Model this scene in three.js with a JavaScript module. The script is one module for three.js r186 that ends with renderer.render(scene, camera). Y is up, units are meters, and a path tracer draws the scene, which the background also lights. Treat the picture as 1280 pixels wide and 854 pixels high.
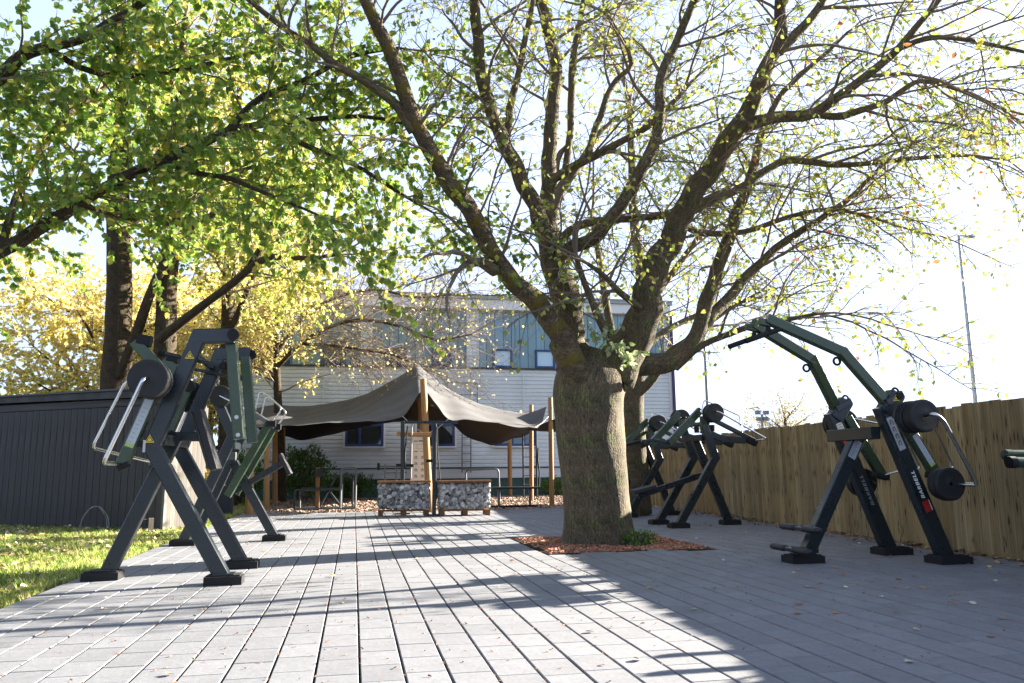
import * as THREE from 'three';
import { mergeGeometries } from 'three/addons/utils/BufferGeometryUtils.js';
import { createNoise3D } from 'simplex-noise';

// ---------------------------------------------------------------- camera, sky, sun, exposure
const scene = new THREE.Scene();
const camera = new THREE.PerspectiveCamera(47.08, 1024 / 683, 0.1, 2000);
camera.position.set(0, 0.93, 0);
camera.rotation.order = 'YXZ';
camera.rotation.set(0.16057, -0.19775, -0.00873);
scene.add(camera);

const renderer = new THREE.WebGLRenderer({ antialias: true });
renderer.setSize(1024, 683);
renderer.toneMapping = THREE.LinearToneMapping;
renderer.toneMappingExposure = 7.1;
renderer.shadowMap.enabled = true;

const D2R = Math.PI / 180, SUN_AZ = 75.5 * D2R, SUN_EL = 19.2 * D2R;   // azimuth from -z towards +x
const sunDir = new THREE.Vector3(Math.sin(SUN_AZ) * Math.cos(SUN_EL), Math.sin(SUN_EL), -Math.cos(SUN_AZ) * Math.cos(SUN_EL));
const sun = new THREE.DirectionalLight(new THREE.Color().setRGB(1.0, 0.92, 0.8), 5);
sun.position.copy(sunDir).multiplyScalar(60).add(new THREE.Vector3(1, 0, -12));
sun.target.position.set(1, 0, -12);
sun.castShadow = true;
sun.shadow.mapSize.set(4096, 4096);
Object.assign(sun.shadow.camera, { left: -30, right: 30, top: 30, bottom: -30, near: 1, far: 160 });
scene.add(sun, sun.target);

{ // hazy autumn morning sky: white round the sun and along the horizon, blue overhead
  const w = 512, h = 256, data = new Float32Array(w * h * 4), v = new THREE.Vector3();
  for (let j = 0; j < h; j++) for (let i = 0; i < w; i++) {
    const el = ((j + 0.5) / h - 0.5) * Math.PI, az = ((i + 0.5) / w - 0.5) * 2 * Math.PI;
    v.set(Math.cos(el) * Math.cos(az), Math.sin(el), Math.cos(el) * Math.sin(az));
    const up = Math.max(0, v.y), g = Math.acos(THREE.MathUtils.clamp(v.dot(sunDir), -1, 1)) / D2R;
    const hz = Math.exp(-((up / 0.7) ** 4)), glow = 0.3 * Math.exp(-g / 36) + 0.3 * Math.exp(-g / 11);
    const c = [0.018 + 0.225 * hz + glow * 1.0, 0.045 + 0.262 * hz + glow * 0.98, 0.13 + 0.305 * hz + glow * 0.93];
    const k = (j * w + i) * 4, dim = v.y < 0 ? 0.2 : 0.5;
    data[k] = c[0] * dim; data[k + 1] = c[1] * dim; data[k + 2] = c[2] * dim; data[k + 3] = 1;
  }
  const t = new THREE.DataTexture(data, w, h, THREE.RGBAFormat, THREE.FloatType);
  t.mapping = THREE.EquirectangularReflectionMapping; t.magFilter = THREE.LinearFilter; t.minFilter = THREE.LinearFilter; t.needsUpdate = true;
  scene.background = t; scene.environment = t;
}

// ---------------------------------------------------------------- helpers
let seed = 20241107;
const rnd = () => { seed |= 0; seed = seed + 0x6D2B79F5 | 0; let t = Math.imul(seed ^ seed >>> 15, 1 | seed); t = t + Math.imul(t ^ t >>> 7, 61 | t) ^ t; return ((t ^ t >>> 14) >>> 0) / 4294967296; };
const R = (a, b) => a + (b - a) * rnd();
const noise3 = createNoise3D(rnd);
const V = (x, y, z) => new THREE.Vector3(x, y, z), A3 = (a) => new THREE.Vector3(a[0], a[1], a[2]);
const used = {};
const numbered = (n) => { used[n] = (used[n] ?? -1) + 1; return used[n] ? n + '_' + String(used[n]).padStart(3, '0') : n; };
function tag(o, label, category, group, kind) {
  if (label) o.userData.label = label;
  if (category) o.userData.category = category;
  if (group) o.userData.group = group;
  if (kind) o.userData.kind = kind;
  return o;
}
function thing(name, label, category, at = [0, 0, 0], turn = 0, group) {
  const o = new THREE.Group(); o.name = numbered(name); o.position.set(at[0], at[1], at[2]); o.rotation.y = turn; scene.add(o);
  return tag(o, label, category, group);
}
const merge = (g) => Array.isArray(g) ? (g.length === 1 ? g[0] : mergeGeometries(g.map((x) => { const y = x.index ? x.toNonIndexed() : x; for (const k of Object.keys(y.attributes)) if (!['position', 'normal', 'uv'].includes(k)) y.deleteAttribute(k); return y; }))) : g;
function part(name, geo, mat, parent) {
  const m = new THREE.Mesh(merge(geo), mat); m.name = parent === scene ? numbered(name) : name; m.castShadow = m.receiveShadow = true; parent.add(m); return m;
}
function structure(name, geo, mat, label) { const m = part(name, geo, mat, scene); tag(m, label, null, null, 'structure'); return m; }
const lin = (r, g, b) => new THREE.Color().setRGB(r, g, b);
const std = (r, g, b, rough = 0.8, o = {}) => new THREE.MeshStandardMaterial({ color: lin(r, g, b), roughness: rough, ...o });

// tileable noise
function fbm(size, cells, oct, s0) {
  const out = new Float32Array(size * size); let amp = 1, tot = 0;
  for (let o = 0; o < oct; o++) {
    const n = cells << o, L = new Float32Array(n * n); for (let i = 0; i < n * n; i++) { const q = Math.sin((i + 1) * 12.9898 + s0 * 78.233 + o * 37.7) * 43758.5453; L[i] = q - Math.floor(q); }
    for (let y = 0; y < size; y++) for (let x = 0; x < size; x++) {
      const fx = x / size * n, fy = y / size * n, ix = fx | 0, iy = fy | 0; let tx = fx - ix, ty = fy - iy; tx = tx * tx * (3 - 2 * tx); ty = ty * ty * (3 - 2 * ty);
      const a = L[(iy % n) * n + ix % n], b = L[(iy % n) * n + (ix + 1) % n], c = L[((iy + 1) % n) * n + ix % n], d = L[((iy + 1) % n) * n + (ix + 1) % n];
      out[y * size + x] += amp * ((a + (b - a) * tx) * (1 - ty) + (c + (d - c) * tx) * ty);
    }
    tot += amp; amp *= 0.55;
  }
  for (let i = 0; i < out.length; i++) out[i] /= tot;
  return out;
}
function tex(size, fn, color = true, rep = [1, 1]) {
  const d = new Uint8Array(size * size * 4);
  for (let y = 0; y < size; y++) for (let x = 0; x < size; x++) {
    const c = fn(x, y, y * size + x), k = (y * size + x) * 4;
    for (let i = 0; i < 3; i++) d[k + i] = Math.max(0, Math.min(255, (Array.isArray(c) ? c[i] : c) * 255)); d[k + 3] = 255;
  }
  const t = new THREE.DataTexture(d, size, size); t.wrapS = t.wrapT = THREE.RepeatWrapping; t.magFilter = THREE.LinearFilter; t.minFilter = THREE.LinearMipmapLinearFilter; t.generateMipmaps = true;
  t.repeat.set(rep[0], rep[1]); if (color) t.colorSpace = THREE.SRGBColorSpace; t.needsUpdate = true; return t;
}
function canvasTex(w, h, draw) {
  const c = document.createElement('canvas'); c.width = w; c.height = h; draw(c.getContext('2d'), w, h);
  const t = new THREE.CanvasTexture(c); t.colorSpace = THREE.SRGBColorSpace; return t;
}

// geometry helpers -------------------------------------------------
function geo(pos, idx, uv, nor) {
  const g = new THREE.BufferGeometry(); g.setAttribute('position', new THREE.Float32BufferAttribute(pos, 3));
  if (uv) g.setAttribute('uv', new THREE.Float32BufferAttribute(uv, 2));
  if (idx) g.setIndex(idx);
  if (nor) g.setAttribute('normal', new THREE.Float32BufferAttribute(nor, 3)); else g.computeVertexNormals();
  return g;
}
// square tube with chamfered edges from a to b; w is measured along `side`, h across it
function bar(a, b, w, h, side = V(0, 0, 1), ch = 0.008) {
  const d = b.clone().sub(a), L = d.length(); d.normalize();
  const s = side.clone().addScaledVector(d, -side.dot(d)).normalize(), u = new THREE.Vector3().crossVectors(d, s);
  const W = w / 2, Hh = h / 2, c = Math.min(ch, W * 0.6, Hh * 0.6);
  const pr = [[-W + c, -Hh], [W - c, -Hh], [W, -Hh + c], [W, Hh - c], [W - c, Hh], [-W + c, Hh], [-W, Hh - c], [-W, -Hh + c]];
  const pos = [], uv = [], at = (p, t) => a.clone().addScaledVector(d, t).addScaledVector(s, p[0]).addScaledVector(u, p[1]).toArray();
  let acc = 0;
  for (let i = 0; i < 8; i++) {
    const p = pr[i], q = pr[(i + 1) % 8], e = Math.hypot(q[0] - p[0], q[1] - p[1]);
    pos.push(...at(p, 0), ...at(q, 0), ...at(q, L), ...at(p, 0), ...at(q, L), ...at(p, L));
    uv.push(acc, 0, acc + e, 0, acc + e, L, acc, 0, acc + e, L, acc, L); acc += e;
  }
  for (const [t, f] of [[0, -1], [L, 1]]) for (let i = 1; i < 7; i++) {
    const tri = f > 0 ? [pr[0], pr[i], pr[i + 1]] : [pr[0], pr[i + 1], pr[i]];
    for (const p of tri) { pos.push(...at(p, t)); uv.push(p[0], p[1]); }
  }
  return geo(pos, null, uv);
}
function barPath(pts, w, h, side) { const r = []; for (let i = 0; i + 1 < pts.length; i++) { const a = pts[i].clone(), b = pts[i + 1].clone(), d = b.clone().sub(a).normalize(); if (i) a.addScaledVector(d, -h * 0.3); if (i + 2 < pts.length) b.addScaledVector(d, h * 0.3); r.push(bar(a, b, w - (i % 2) * 0.004, h, side)); } return r; }
// round bent pipe through points with rounded corners
function pipe(pts, r, rad = 0.05, seg = 8) {
  const P = [pts[0].clone()];
  for (let i = 1; i + 1 < pts.length; i++) {
    const p = pts[i], a = pts[i - 1].clone().sub(p), b = pts[i + 1].clone().sub(p), q = Math.min(rad, a.length() * 0.45, b.length() * 0.45); a.setLength(q).add(p); b.setLength(q).add(p);
    for (let k = 0; k <= 5; k++) { const t = k / 5; P.push(a.clone().multiplyScalar((1 - t) ** 2).addScaledVector(p, 2 * t * (1 - t)).addScaledVector(b, t * t)); }
  }
  P.push(pts[pts.length - 1].clone());
  return sweep(P.map((p) => [p.x, p.y, p.z, r]), seg, true);
}
// tapered tube through [x,y,z,r] points; optional radius noise
function sweep(P, seg = 8, caps = false, bumpy = 0, uvs = 1) {
  const pos = [], uv = [], nor = [], idx = [], n = P.length; let s = V(0.31, 0.2, 0.93), len = 0;
  for (let i = 0; i < n; i++) {
    const p = A3(P[i]), d = A3(P[Math.min(i + 1, n - 1)]).sub(A3(P[Math.max(i - 1, 0)])).normalize();
    if (i) len += p.distanceTo(A3(P[i - 1]));
    s.addScaledVector(d, -s.dot(d)); if (s.lengthSq() < 1e-6) s.set(d.y, d.z, d.x).addScaledVector(d, -d.dot(s)); s.normalize();
    const u = new THREE.Vector3().crossVectors(d, s);
    for (let k = 0; k <= seg; k++) {
      const a = k / seg * Math.PI * 2, c = Math.cos(a), t = Math.sin(a), nx = s.x * c + u.x * t, ny = s.y * c + u.y * t, nz = s.z * c + u.z * t;
      let r = P[i][3]; if (bumpy) r *= 1 + bumpy * (noise3(p.x + nx * r * 3.2, (p.y + ny) * 0.8, p.z + nz * r * 3.2) * 0.65 + noise3(p.x * 2 + nx * r * 9, p.y * 2.2, p.z * 2 + nz * r * 9) * 0.35);
      pos.push(p.x + nx * r, p.y + ny * r, p.z + nz * r); nor.push(nx, ny, nz); uv.push(k / seg * Math.max(1, Math.round(P[0][3] * 6.28 * uvs)), len * uvs);
    }
  }
  for (let i = 0; i + 1 < n; i++) for (let k = 0; k < seg; k++) { const a = i * (seg + 1) + k, b = a + seg + 1; idx.push(a, a + 1, b, b, a + 1, b + 1); }
  if (caps) for (const [i, f] of [[0, 0], [n - 1, 1]]) for (let k = 1; k + 1 < seg; k++) { const o = i * (seg + 1); f ? idx.push(o, o + k, o + k + 1) : idx.push(o, o + k + 1, o + k); }
  return bumpy ? (() => { const g = geo(pos, idx, uv); const na = g.attributes.normal; for (let i = 0; i < n; i++) { const o = i * (seg + 1), e = o + seg; const x = na.getX(o) + na.getX(e), y = na.getY(o) + na.getY(e), z = na.getZ(o) + na.getZ(e), l = Math.hypot(x, y, z) || 1; na.setXYZ(o, x / l, y / l, z / l); na.setXYZ(e, x / l, y / l, z / l); } return g; })() : geo(pos, idx, uv, nor);
}
const box = (x, y, z, w, h, d) => { const g = new THREE.BoxGeometry(w, h, d); g.translate(x, y, z); return g; };
// smooth a coarse limb polyline
function smooth(P, k = 3) {
  const c = new THREE.CatmullRomCurve3(P.map(A3), false, 'centripetal'), out = [], n = (P.length - 1) * k;
  for (let i = 0; i <= n; i++) { const t = i / n, p = c.getPoint(t), f = t * (P.length - 1), a = Math.min(P.length - 2, f | 0), r = P[a][3] + (P[a + 1][3] - P[a][3]) * (f - a); out.push([p.x, p.y, p.z, r]); }
  return out;
}
// ---------------------------------------------------------------- textures and materials
const nA = fbm(256, 4, 6, 1), nB = fbm(256, 8, 5, 2), nC = fbm(256, 32, 3, 3), nD = fbm(256, 2, 5, 4);
const hash = (i) => { const q = Math.sin(i * 91.345 + 4.1) * 47453.5453; return q - Math.floor(q); };
const texConcrete = tex(256, (x, y, i) => { const s = hash(i), v = 0.78 + 0.1 * (nA[i] - 0.5) + 0.11 * (nC[i] - 0.5) + (s > 0.985 ? 0.07 : s < 0.02 ? -0.14 : 0.03 * (s - 0.5)); return [v, v, v * 1.005]; });
const bumpConcrete = tex(256, (x, y, i) => 0.5 + 0.5 * (nC[i] - 0.5) + 0.4 * (hash(i) - 0.5), false);
const texBark = tex(256, (x, y, i) => { const k = ((y * 0.35 | 0) % 256) * 256 + x, v = 0.44 + 0.3 * (nC[i] - 0.5) + 0.25 * (nC[k] - 0.5) + 0.3 * (nA[i] - 0.5) + (hash(i) > 0.95 ? -0.1 : 0.05 * (hash(i) - 0.5)), m = Math.max(0, nD[i] - 0.55) * 1.4, l = Math.max(0, nB[(i + 9000) % 65536] - 0.66) * 1.0; return [v * 0.98 + l * 0.5 - m * 0.12, v * 0.9 + l * 0.5 + m * 0.1, v * 0.78 + l * 0.42 - m * 0.2]; });
const bumpBark = tex(256, (x, y, i) => { const k = ((y * 0.3 | 0) % 256) * 256 + x; return 0.5 + 0.45 * (nC[k] - 0.5) + 0.6 * (nC[i] - 0.5) + 0.3 * (nB[i] - 0.5); }, false);
const texWood = tex(256, (x, y, i) => { const k = ((y * 0.06 | 0) % 256) * 256 + x, g = nC[k], v = 0.8 + 0.36 * (g - 0.5) + 0.18 * (nA[i] - 0.5); return [v, v * 0.97, v * 0.93]; });
const texFence = tex(512, (x, y) => {
  const i = (y >> 1) * 256 + (x >> 1), k = ((y * 0.03 | 0) % 256) * 256 + ((x * 0.9 + 5 * Math.sin(y * 0.02)) & 255), g = nC[k]; let v = 0.8 + 0.42 * (g - 0.5) + 0.3 * (nA[i] - 0.5), kn = 0;
  for (let q = 0; q < 26; q++) { const cx = hash(q * 3 + 1) * 512, cy = hash(q * 3 + 2) * 512, r = 4 + 6 * hash(q * 3 + 7), d = Math.hypot((x - cx), (y - cy) * 0.72); if (d < r * 2.6) kn = Math.max(kn, d < r ? 0.7 : 0.28 * (1 - (d - r) / (r * 1.6))); }
  v *= 1 - 0.75 * kn; return [v, v * (0.97 - 0.12 * kn), v * (0.92 - 0.2 * kn)];
});
const bumpWood = tex(256, (x, y, i) => { const k = ((y * 0.05 | 0) % 256) * 256 + x; return 0.5 + 0.6 * (nC[k] - 0.5) + 0.2 * (nA[i] - 0.5); }, false);
const texSoil = tex(256, (x, y, i) => { const v = 0.6 + 0.5 * (nB[i] - 0.5) + 0.35 * (nC[i] - 0.5); return [v, v * 0.96, v * 0.9]; });
const texFabric = tex(256, (x, y, i) => { const v = 0.8 + 0.2 * (nD[i] - 0.5) + 0.06 * ((x + y) % 4 < 2 ? 1 : -1) + 0.1 * (nC[i] - 0.5); return [v, v, v]; });
const texPaint = tex(256, (x, y, i) => { const s = hash(i + 77), v = 0.86 + 0.14 * (nA[i] - 0.5) + (s > 0.994 ? 0.14 : 0); return [v, v, v]; });
const roughPaint = tex(256, (x, y, i) => 0.62 + 0.5 * (nB[i] - 0.5), false);

const M = {
  frame: std(0.019, 0.028, 0.033, 0.5, { map: texPaint, roughnessMap: roughPaint }),
  green: std(0.048, 0.082, 0.04, 0.45, { map: texPaint, roughnessMap: roughPaint }),
  plate: std(0.012, 0.013, 0.015, 0.62, { map: texPaint, bumpMap: bumpConcrete, bumpScale: 0.0006 }),
  rubber: std(0.012, 0.012, 0.012, 0.85, { map: texPaint, bumpMap: bumpConcrete, bumpScale: 0.001 }),
  pad: std(0.016, 0.016, 0.018, 0.6, { bumpMap: bumpConcrete, bumpScale: 0.0006 }),
  steel: std(0.62, 0.61, 0.59, 0.3, { metalness: 1, roughnessMap: roughPaint }),
  zinc: std(0.13, 0.135, 0.14, 0.5, { metalness: 0.4 }),
  bolt: std(0.45, 0.45, 0.45, 0.35, { metalness: 1 }),
  bark: std(0.62, 0.57, 0.46, 0.95, { map: texBark, bumpMap: bumpBark, bumpScale: 0.016 }),
  barkLime: std(0.36, 0.29, 0.225, 0.95, { map: texBark, bumpMap: bumpBark, bumpScale: 0.03 }),
  twig: std(0.16, 0.125, 0.098, 0.9),
  post: std(0.52, 0.3, 0.12, 0.75, { map: texWood, bumpMap: bumpWood, bumpScale: 0.002 }),
  plank: std(0.3, 0.15, 0.06, 0.75, { map: texWood, bumpMap: bumpWood, bumpScale: 0.002 }),
};
const leafMat = (t = 0.45) => new THREE.MeshPhysicalMaterial({ color: 0xffffff, vertexColors: true, roughness: 0.75, transmission: t, thickness: 0, side: THREE.DoubleSide, specularIntensity: 0.35 });

// ---------------------------------------------------------------- ground, paving, lawn, beds
structure('ground', (() => { const g = new THREE.PlaneGeometry(600, 600); g.rotateX(-Math.PI / 2); g.translate(0, -0.1, -60); const u = g.attributes.uv; for (let i = 0; i < u.count; i++) u.setXY(i, u.getX(i) * 300, u.getY(i) * 300); return g; })(), std(0.12, 0.11, 0.06, 0.95, { map: texSoil }), 'bare earth and rough grass stretching away around the yard');

const FENCE_A = V(6.397, 0, -6.733), fenceX = (z) => 6.397 + (z + 6.733) * -0.0857;
const LAWN_X = -2.44, PITCH_X = 0.2031, PITCH_Z = 0.3, FAR_Z = -18.35;
const BED = [2.13, 4.13, -10.75, -8.7];
{
  // bed of dark joint sand under the pavers
  const sh = new THREE.Shape(); sh.moveTo(LAWN_X, -2.5); sh.lineTo(fenceX(2.5) + 0.1, -2.5); sh.lineTo(fenceX(FAR_Z) + 0.1, -FAR_Z); sh.lineTo(LAWN_X, -FAR_Z); sh.closePath();
  const g = new THREE.ShapeGeometry(sh); g.rotateX(-Math.PI / 2); g.translate(0, -0.022, 0);
  const pavement = structure('pavement', g, std(0.024, 0.023, 0.022, 0.95, { map: texSoil }), 'grey concrete block paving in long running rows across the yard');
  const W = 0.1925 / 2, L = 0.2978 / 2, C = 0.004;
  const paver = (ox, oz) => {
    const t = [[-W + C, 0, -L + C], [W - C, 0, -L + C], [W - C, 0, L - C], [-W + C, 0, L - C]], m = [[-W, -C, -L], [W, -C, -L], [W, -C, L], [-W, -C, L]], pos = [], uv = [];
    const q = (a, b, c, d) => { for (const p of [a, b, c, a, c, d]) { pos.push(...p); uv.push((p[0] + ox) * 1.6, (p[2] + oz + p[1]) * 1.6); } };
    q(t[3], t[2], t[1], t[0]);
    for (let i = 0; i < 4; i++) { const j = (i + 1) % 4, a = m[i], b = m[j]; q(t[i], t[j], b, a); q(a, b, [b[0], -0.07, b[2]], [a[0], -0.07, a[2]]); }
    const g = geo(pos, null, uv); return g;
  };
  const shapes = [0, 1, 2, 3, 4, 5].map((k) => paver(k * 0.37 + 0.1, k * 0.61));
  const tones = [0.91, 0.96, 1.0, 1.04, 1.08, 0.98].map((k, i) => std(0.318 * k, 0.323 * k, 0.338 * k, 0.8, { map: texConcrete, bumpMap: bumpConcrete, bumpScale: 0.0012 }));
  const all = [];
  for (let c = -12; c < 40; c++) {
    const x = 0.047 + (c + 0.5) * PITCH_X; if (x - PITCH_X / 2 < LAWN_X - 0.02) continue;
    const off = hash(c + 300) * PITCH_Z;
    for (let r = -8; r < 64; r++) {
      const z = -(r + 0.5) * PITCH_Z - off; if (z < FAR_Z + 0.15 || x > fenceX(z) - 0.1) continue;
      if (x > BED[0] - 0.05 && x < BED[1] + 0.05 && z > BED[2] - 0.1 && z < BED[3] + 0.1) continue;
      all.push({ x, z, y: (hash(c * 77 + r) - 0.5) * 0.0022, s: (hash(c * 31 + r * 7) * 6) | 0, t: (hash(c * 13 + r * 17 + 3) * 6) | 0, turn: (hash(c * 5 + r * 3) - 0.5) * 0.006 });
    }
  }
  camera.updateMatrixWorld(); camera.updateProjectionMatrix();
  const fr = new THREE.Frustum().setFromProjectionMatrix(new THREE.Matrix4().multiplyMatrices(camera.projectionMatrix, camera.matrixWorldInverse));
  const inView = all.filter((p) => fr.containsPoint(V(p.x, 0, p.z))).sort((a, b) => Math.hypot(a.x, a.z) - Math.hypot(b.x, b.z));
  const near = new Set(inView.slice(0, 300)), rest = [];
  for (const p of all) {
    if (near.has(p)) { const m = part('paver', shapes[p.s], tones[p.t], pavement); m.position.set(p.x, p.y, p.z); m.rotation.y = p.turn; }
    else { const g = shapes[p.s].clone(); g.rotateY(p.turn); g.translate(p.x, p.y, p.z); (rest[p.t] ||= []).push(g); }
  }
  rest.forEach((r, i) => tag(part('paver_field', r, tones[i], pavement), null, null, null, 'stuff'));
}

// scatter helper: many small flat or lumpy pieces in one mesh with vertex colours
function scatter(name, n, place, size, cols, parent, opt = {}) {
  const pos = [], col = [], nor = [], q = new THREE.Quaternion(), e = new THREE.Euler();
  const base = opt.leaf ? [[0, 0, 0], [0.42, 0.07, 0.35], [0.3, 0.12, 0.75], [0, 0.05, 1], [-0.3, 0.14, 0.7], [-0.42, 0.06, 0.33]] : [[-0.5, 0, -0.18], [0.5, 0, -0.22], [0.45, 0, 0.2], [-0.42, 0, 0.16], [-0.3, 0.16, 0], [0.34, 0.2, 0.02]];
  const tri = opt.leaf ? [[0, 1, 2], [0, 2, 3], [0, 3, 4], [0, 4, 5]] : [[0, 4, 5], [0, 5, 1], [1, 5, 2], [2, 5, 4], [2, 4, 3], [3, 4, 0]];
  const v = V(0, 0, 0);
  for (let i = 0; i < n; i++) {
    const p = place(); if (!p) continue; const s = R(size[0], size[1]), c = cols[(rnd() * cols.length) | 0], k = R(0.75, 1.25);
    e.set(R(-1, 1) * (opt.tilt ?? 0.35), R(0, 6.28), R(-1, 1) * (opt.tilt ?? 0.35)); q.setFromEuler(e);
    const sx = s * R(0.7, 1.2), sz = s * R(0.7, 1.2), P = base.map((b) => v.set(b[0] * sx, b[1] * s * R(0.5, 1.6), b[2] * sz).applyQuaternion(q).add(p).toArray());
    for (const t of tri) for (const j of t) { pos.push(...P[j]); col.push(c[0] * k, c[1] * k, c[2] * k); }
  }
  const g = geo(pos, null, null); g.setAttribute('color', new THREE.Float32BufferAttribute(col, 3));
  const mat = opt.mat ?? new THREE.MeshStandardMaterial({ color: 0xffffff, vertexColors: true, roughness: 0.9, side: THREE.DoubleSide });
  const m = new THREE.Mesh(g, mat); m.name = parent === scene ? numbered(name) : name; m.castShadow = m.receiveShadow = true; parent.add(m); return tag(m, null, null, null, 'stuff');
}
const plane = (x0, x1, z0, z1, y, rep = 1) => { const g = new THREE.PlaneGeometry(x1 - x0, z1 - z0); g.rotateX(-Math.PI / 2); g.translate((x0 + x1) / 2, y, (z0 + z1) / 2); const u = g.attributes.uv; for (let i = 0; i < u.count; i++) u.setXY(i, u.getX(i) * (x1 - x0) * rep, u.getY(i) * (z1 - z0) * rep); return g; };

structure('tree_bed_soil', plane(BED[0], BED[1], BED[2], BED[3], -0.012), std(0.1, 0.05, 0.032, 0.95, { map: texSoil }), 'soil of the square planting bed around the big trunk');
tag(scatter('red_bark_mulch', 5200, () => { const x = R(BED[0] + 0.02, BED[1] - 0.02), z = R(BED[2] + 0.02, BED[3] - 0.02); return V(x, -0.006 + 0.022 * Math.max(0, noise3(x * 2, 1, z * 2)), z); }, [0.022, 0.055], [[0.36, 0.13, 0.07], [0.3, 0.1, 0.055], [0.42, 0.2, 0.11], [0.2, 0.07, 0.04], [0.5, 0.3, 0.2], [0.25, 0.13, 0.06]], scene), 'reddish brown bark chippings in the square bed around the big trunk');

const MULCH = [-2.6, 7.2, -27.6, FAR_Z];
structure('mulch_ground', plane(MULCH[0], MULCH[1], MULCH[2], MULCH[3], -0.02), std(0.3, 0.2, 0.125, 0.95, { map: texSoil }), 'ground of the training area under the tent');
tag(scatter('wood_chips', 14000, () => { const z = R(0, 1) ** 1.5 * (MULCH[2] - MULCH[3]) + MULCH[3] - 0.05; return V(R(MULCH[0], MULCH[1]), -0.012, z); }, [0.04, 0.1], [[0.38, 0.28, 0.2], [0.3, 0.21, 0.15], [0.48, 0.39, 0.3], [0.2, 0.13, 0.09], [0.34, 0.21, 0.15]], scene, { tilt: 0.6 }), 'tan wood chips spread over the ground under the tent');

// lawn
structure('lawn', plane(-30, LAWN_X, -17.2, 3, -0.045, 1), std(0.1, 0.115, 0.03, 0.95, { map: texSoil }), 'lawn soil to the side of the paving');
structure('lawn_verge', plane(-30, MULCH[0], -60, -17.2, -0.05, 1), std(0.1, 0.115, 0.03, 0.95, { map: texSoil }), 'green verge running past the shed to the tent');
{
  const tuft = (n, spread, h) => { const pos = [], nor = []; for (let i = 0; i < n; i++) { const a = R(0, 6.28), x = R(-spread, spread), z = R(-spread, spread), l = h * R(0.5, 1.1), b = R(0.2, 0.75) * l, w = 0.0042, dx = Math.cos(a), dz = Math.sin(a); const p0 = [x - dz * w, 0, z + dx * w], p1 = [x + dz * w, 0, z - dx * w], m0 = [x + dx * b * 0.35 - dz * w * 0.8, l * 0.6, z + dz * b * 0.35 + dx * w * 0.8], m1 = [x + dx * b * 0.35 + dz * w * 0.8, l * 0.6, z + dz * b * 0.35 - dx * w * 0.8], t = [x + dx * b, l, z + dz * b]; for (const p of [p0, p1, m1, p0, m1, m0, m0, m1, t]) pos.push(...p); } return geo(pos); };
  const mk = (name, g, n, place, cols, label) => {
    const mat = new THREE.MeshPhysicalMaterial({ color: 0xffffff, roughness: 0.8, transmission: 0.35, thickness: 0, side: THREE.DoubleSide, specularIntensity: 0.3 });
    const im = new THREE.InstancedMesh(g, mat, n); im.name = name; const o = new THREE.Object3D(), c = new THREE.Color();
    for (let i = 0; i < n; i++) { const p = place(); o.position.copy(p); o.rotation.set(0, R(0, 6.28), 0); const s = R(0.7, 1.25); o.scale.set(s, s * R(0.7, 1.3), s); o.updateMatrix(); im.setMatrixAt(i, o.matrix); const k = cols[(rnd() * cols.length) | 0], b = R(0.8, 1.2); im.setColorAt(i, c.setRGB(k[0] * b, k[1] * b, k[2] * b)); }
    im.castShadow = im.receiveShadow = true; scene.add(im); tag(im, label, null, null, 'stuff');
  };
  const cols = [[0.3, 0.4, 0.08], [0.36, 0.44, 0.09], [0.45, 0.46, 0.14], [0.22, 0.31, 0.06], [0.54, 0.48, 0.22]];
  const g1 = tuft(16, 0.06, 0.075);
  mk('lawn_grass', g1, 15000, () => { const z = -4.5 - 13 * Math.pow(rnd(), 0.9), x = LAWN_X - 0.03 - Math.pow(rnd(), 1.2) * 7; return V(x - (z > -17 ? 0 : 0) - 0.05 * Math.abs(noise3(z * 1.7, 0, 3)), -0.045, z); }, cols, 'sunlit green lawn grass between the dark shed and the paving');
  mk('verge_grass', g1, 5000, () => V(R(-5.2, -2.45), -0.05, R(-26, -17)), cols, 'green grass strip beyond the shed beside the tent poles');
  tag(scatter('lawn_leaves', 5200, () => { const z = R(-16, -6), x = LAWN_X - 0.02 - Math.pow(rnd(), 0.8) * 6; return noise3(x * 0.5, 7, z * 0.5) > -0.25 || rnd() < 0.2 ? V(x, R(-0.005, 0.03), z) : null; }, [0.035, 0.075], [[0.6, 0.48, 0.18], [0.45, 0.3, 0.12], [0.66, 0.55, 0.3], [0.3, 0.18, 0.08], [0.66, 0.6, 0.44]], scene, { leaf: true, tilt: 0.6 }), 'fallen yellow leaves lying in the lawn');
}
// leaves and beech husks blown over the paving
tag(scatter('fallen_leaves', 420, () => { const z = R(-18, -3.3); return rnd() < 0.7 ? V(fenceX(z) - Math.pow(rnd(), 2) * 5, 0.006, z) : V(R(-2.3, 5.6), 0.006, z); }, [0.025, 0.06], [[0.4, 0.26, 0.12], [0.5, 0.38, 0.2], [0.3, 0.13, 0.07], [0.6, 0.52, 0.4], [0.26, 0.16, 0.08]], scene, { leaf: true, tilt: 0.25 }), 'dry fallen leaves scattered over the grey paving');
tag(scatter('beech_husks', 2800, () => { const z = R(-14, -3.3); const c = 0.047 + PITCH_X * Math.round(R(-10, 28)); return rnd() < 0.55 ? V(c + R(-0.008, 0.008), -0.002, z) : V(R(-1.5, 5.8), 0.004, z); }, [0.01, 0.024], [[0.36, 0.14, 0.07], [0.28, 0.1, 0.05], [0.4, 0.22, 0.12], [0.2, 0.12, 0.06]], scene, { tilt: 0.5 }), 'small reddish husks caught in the paving joints');
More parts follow.
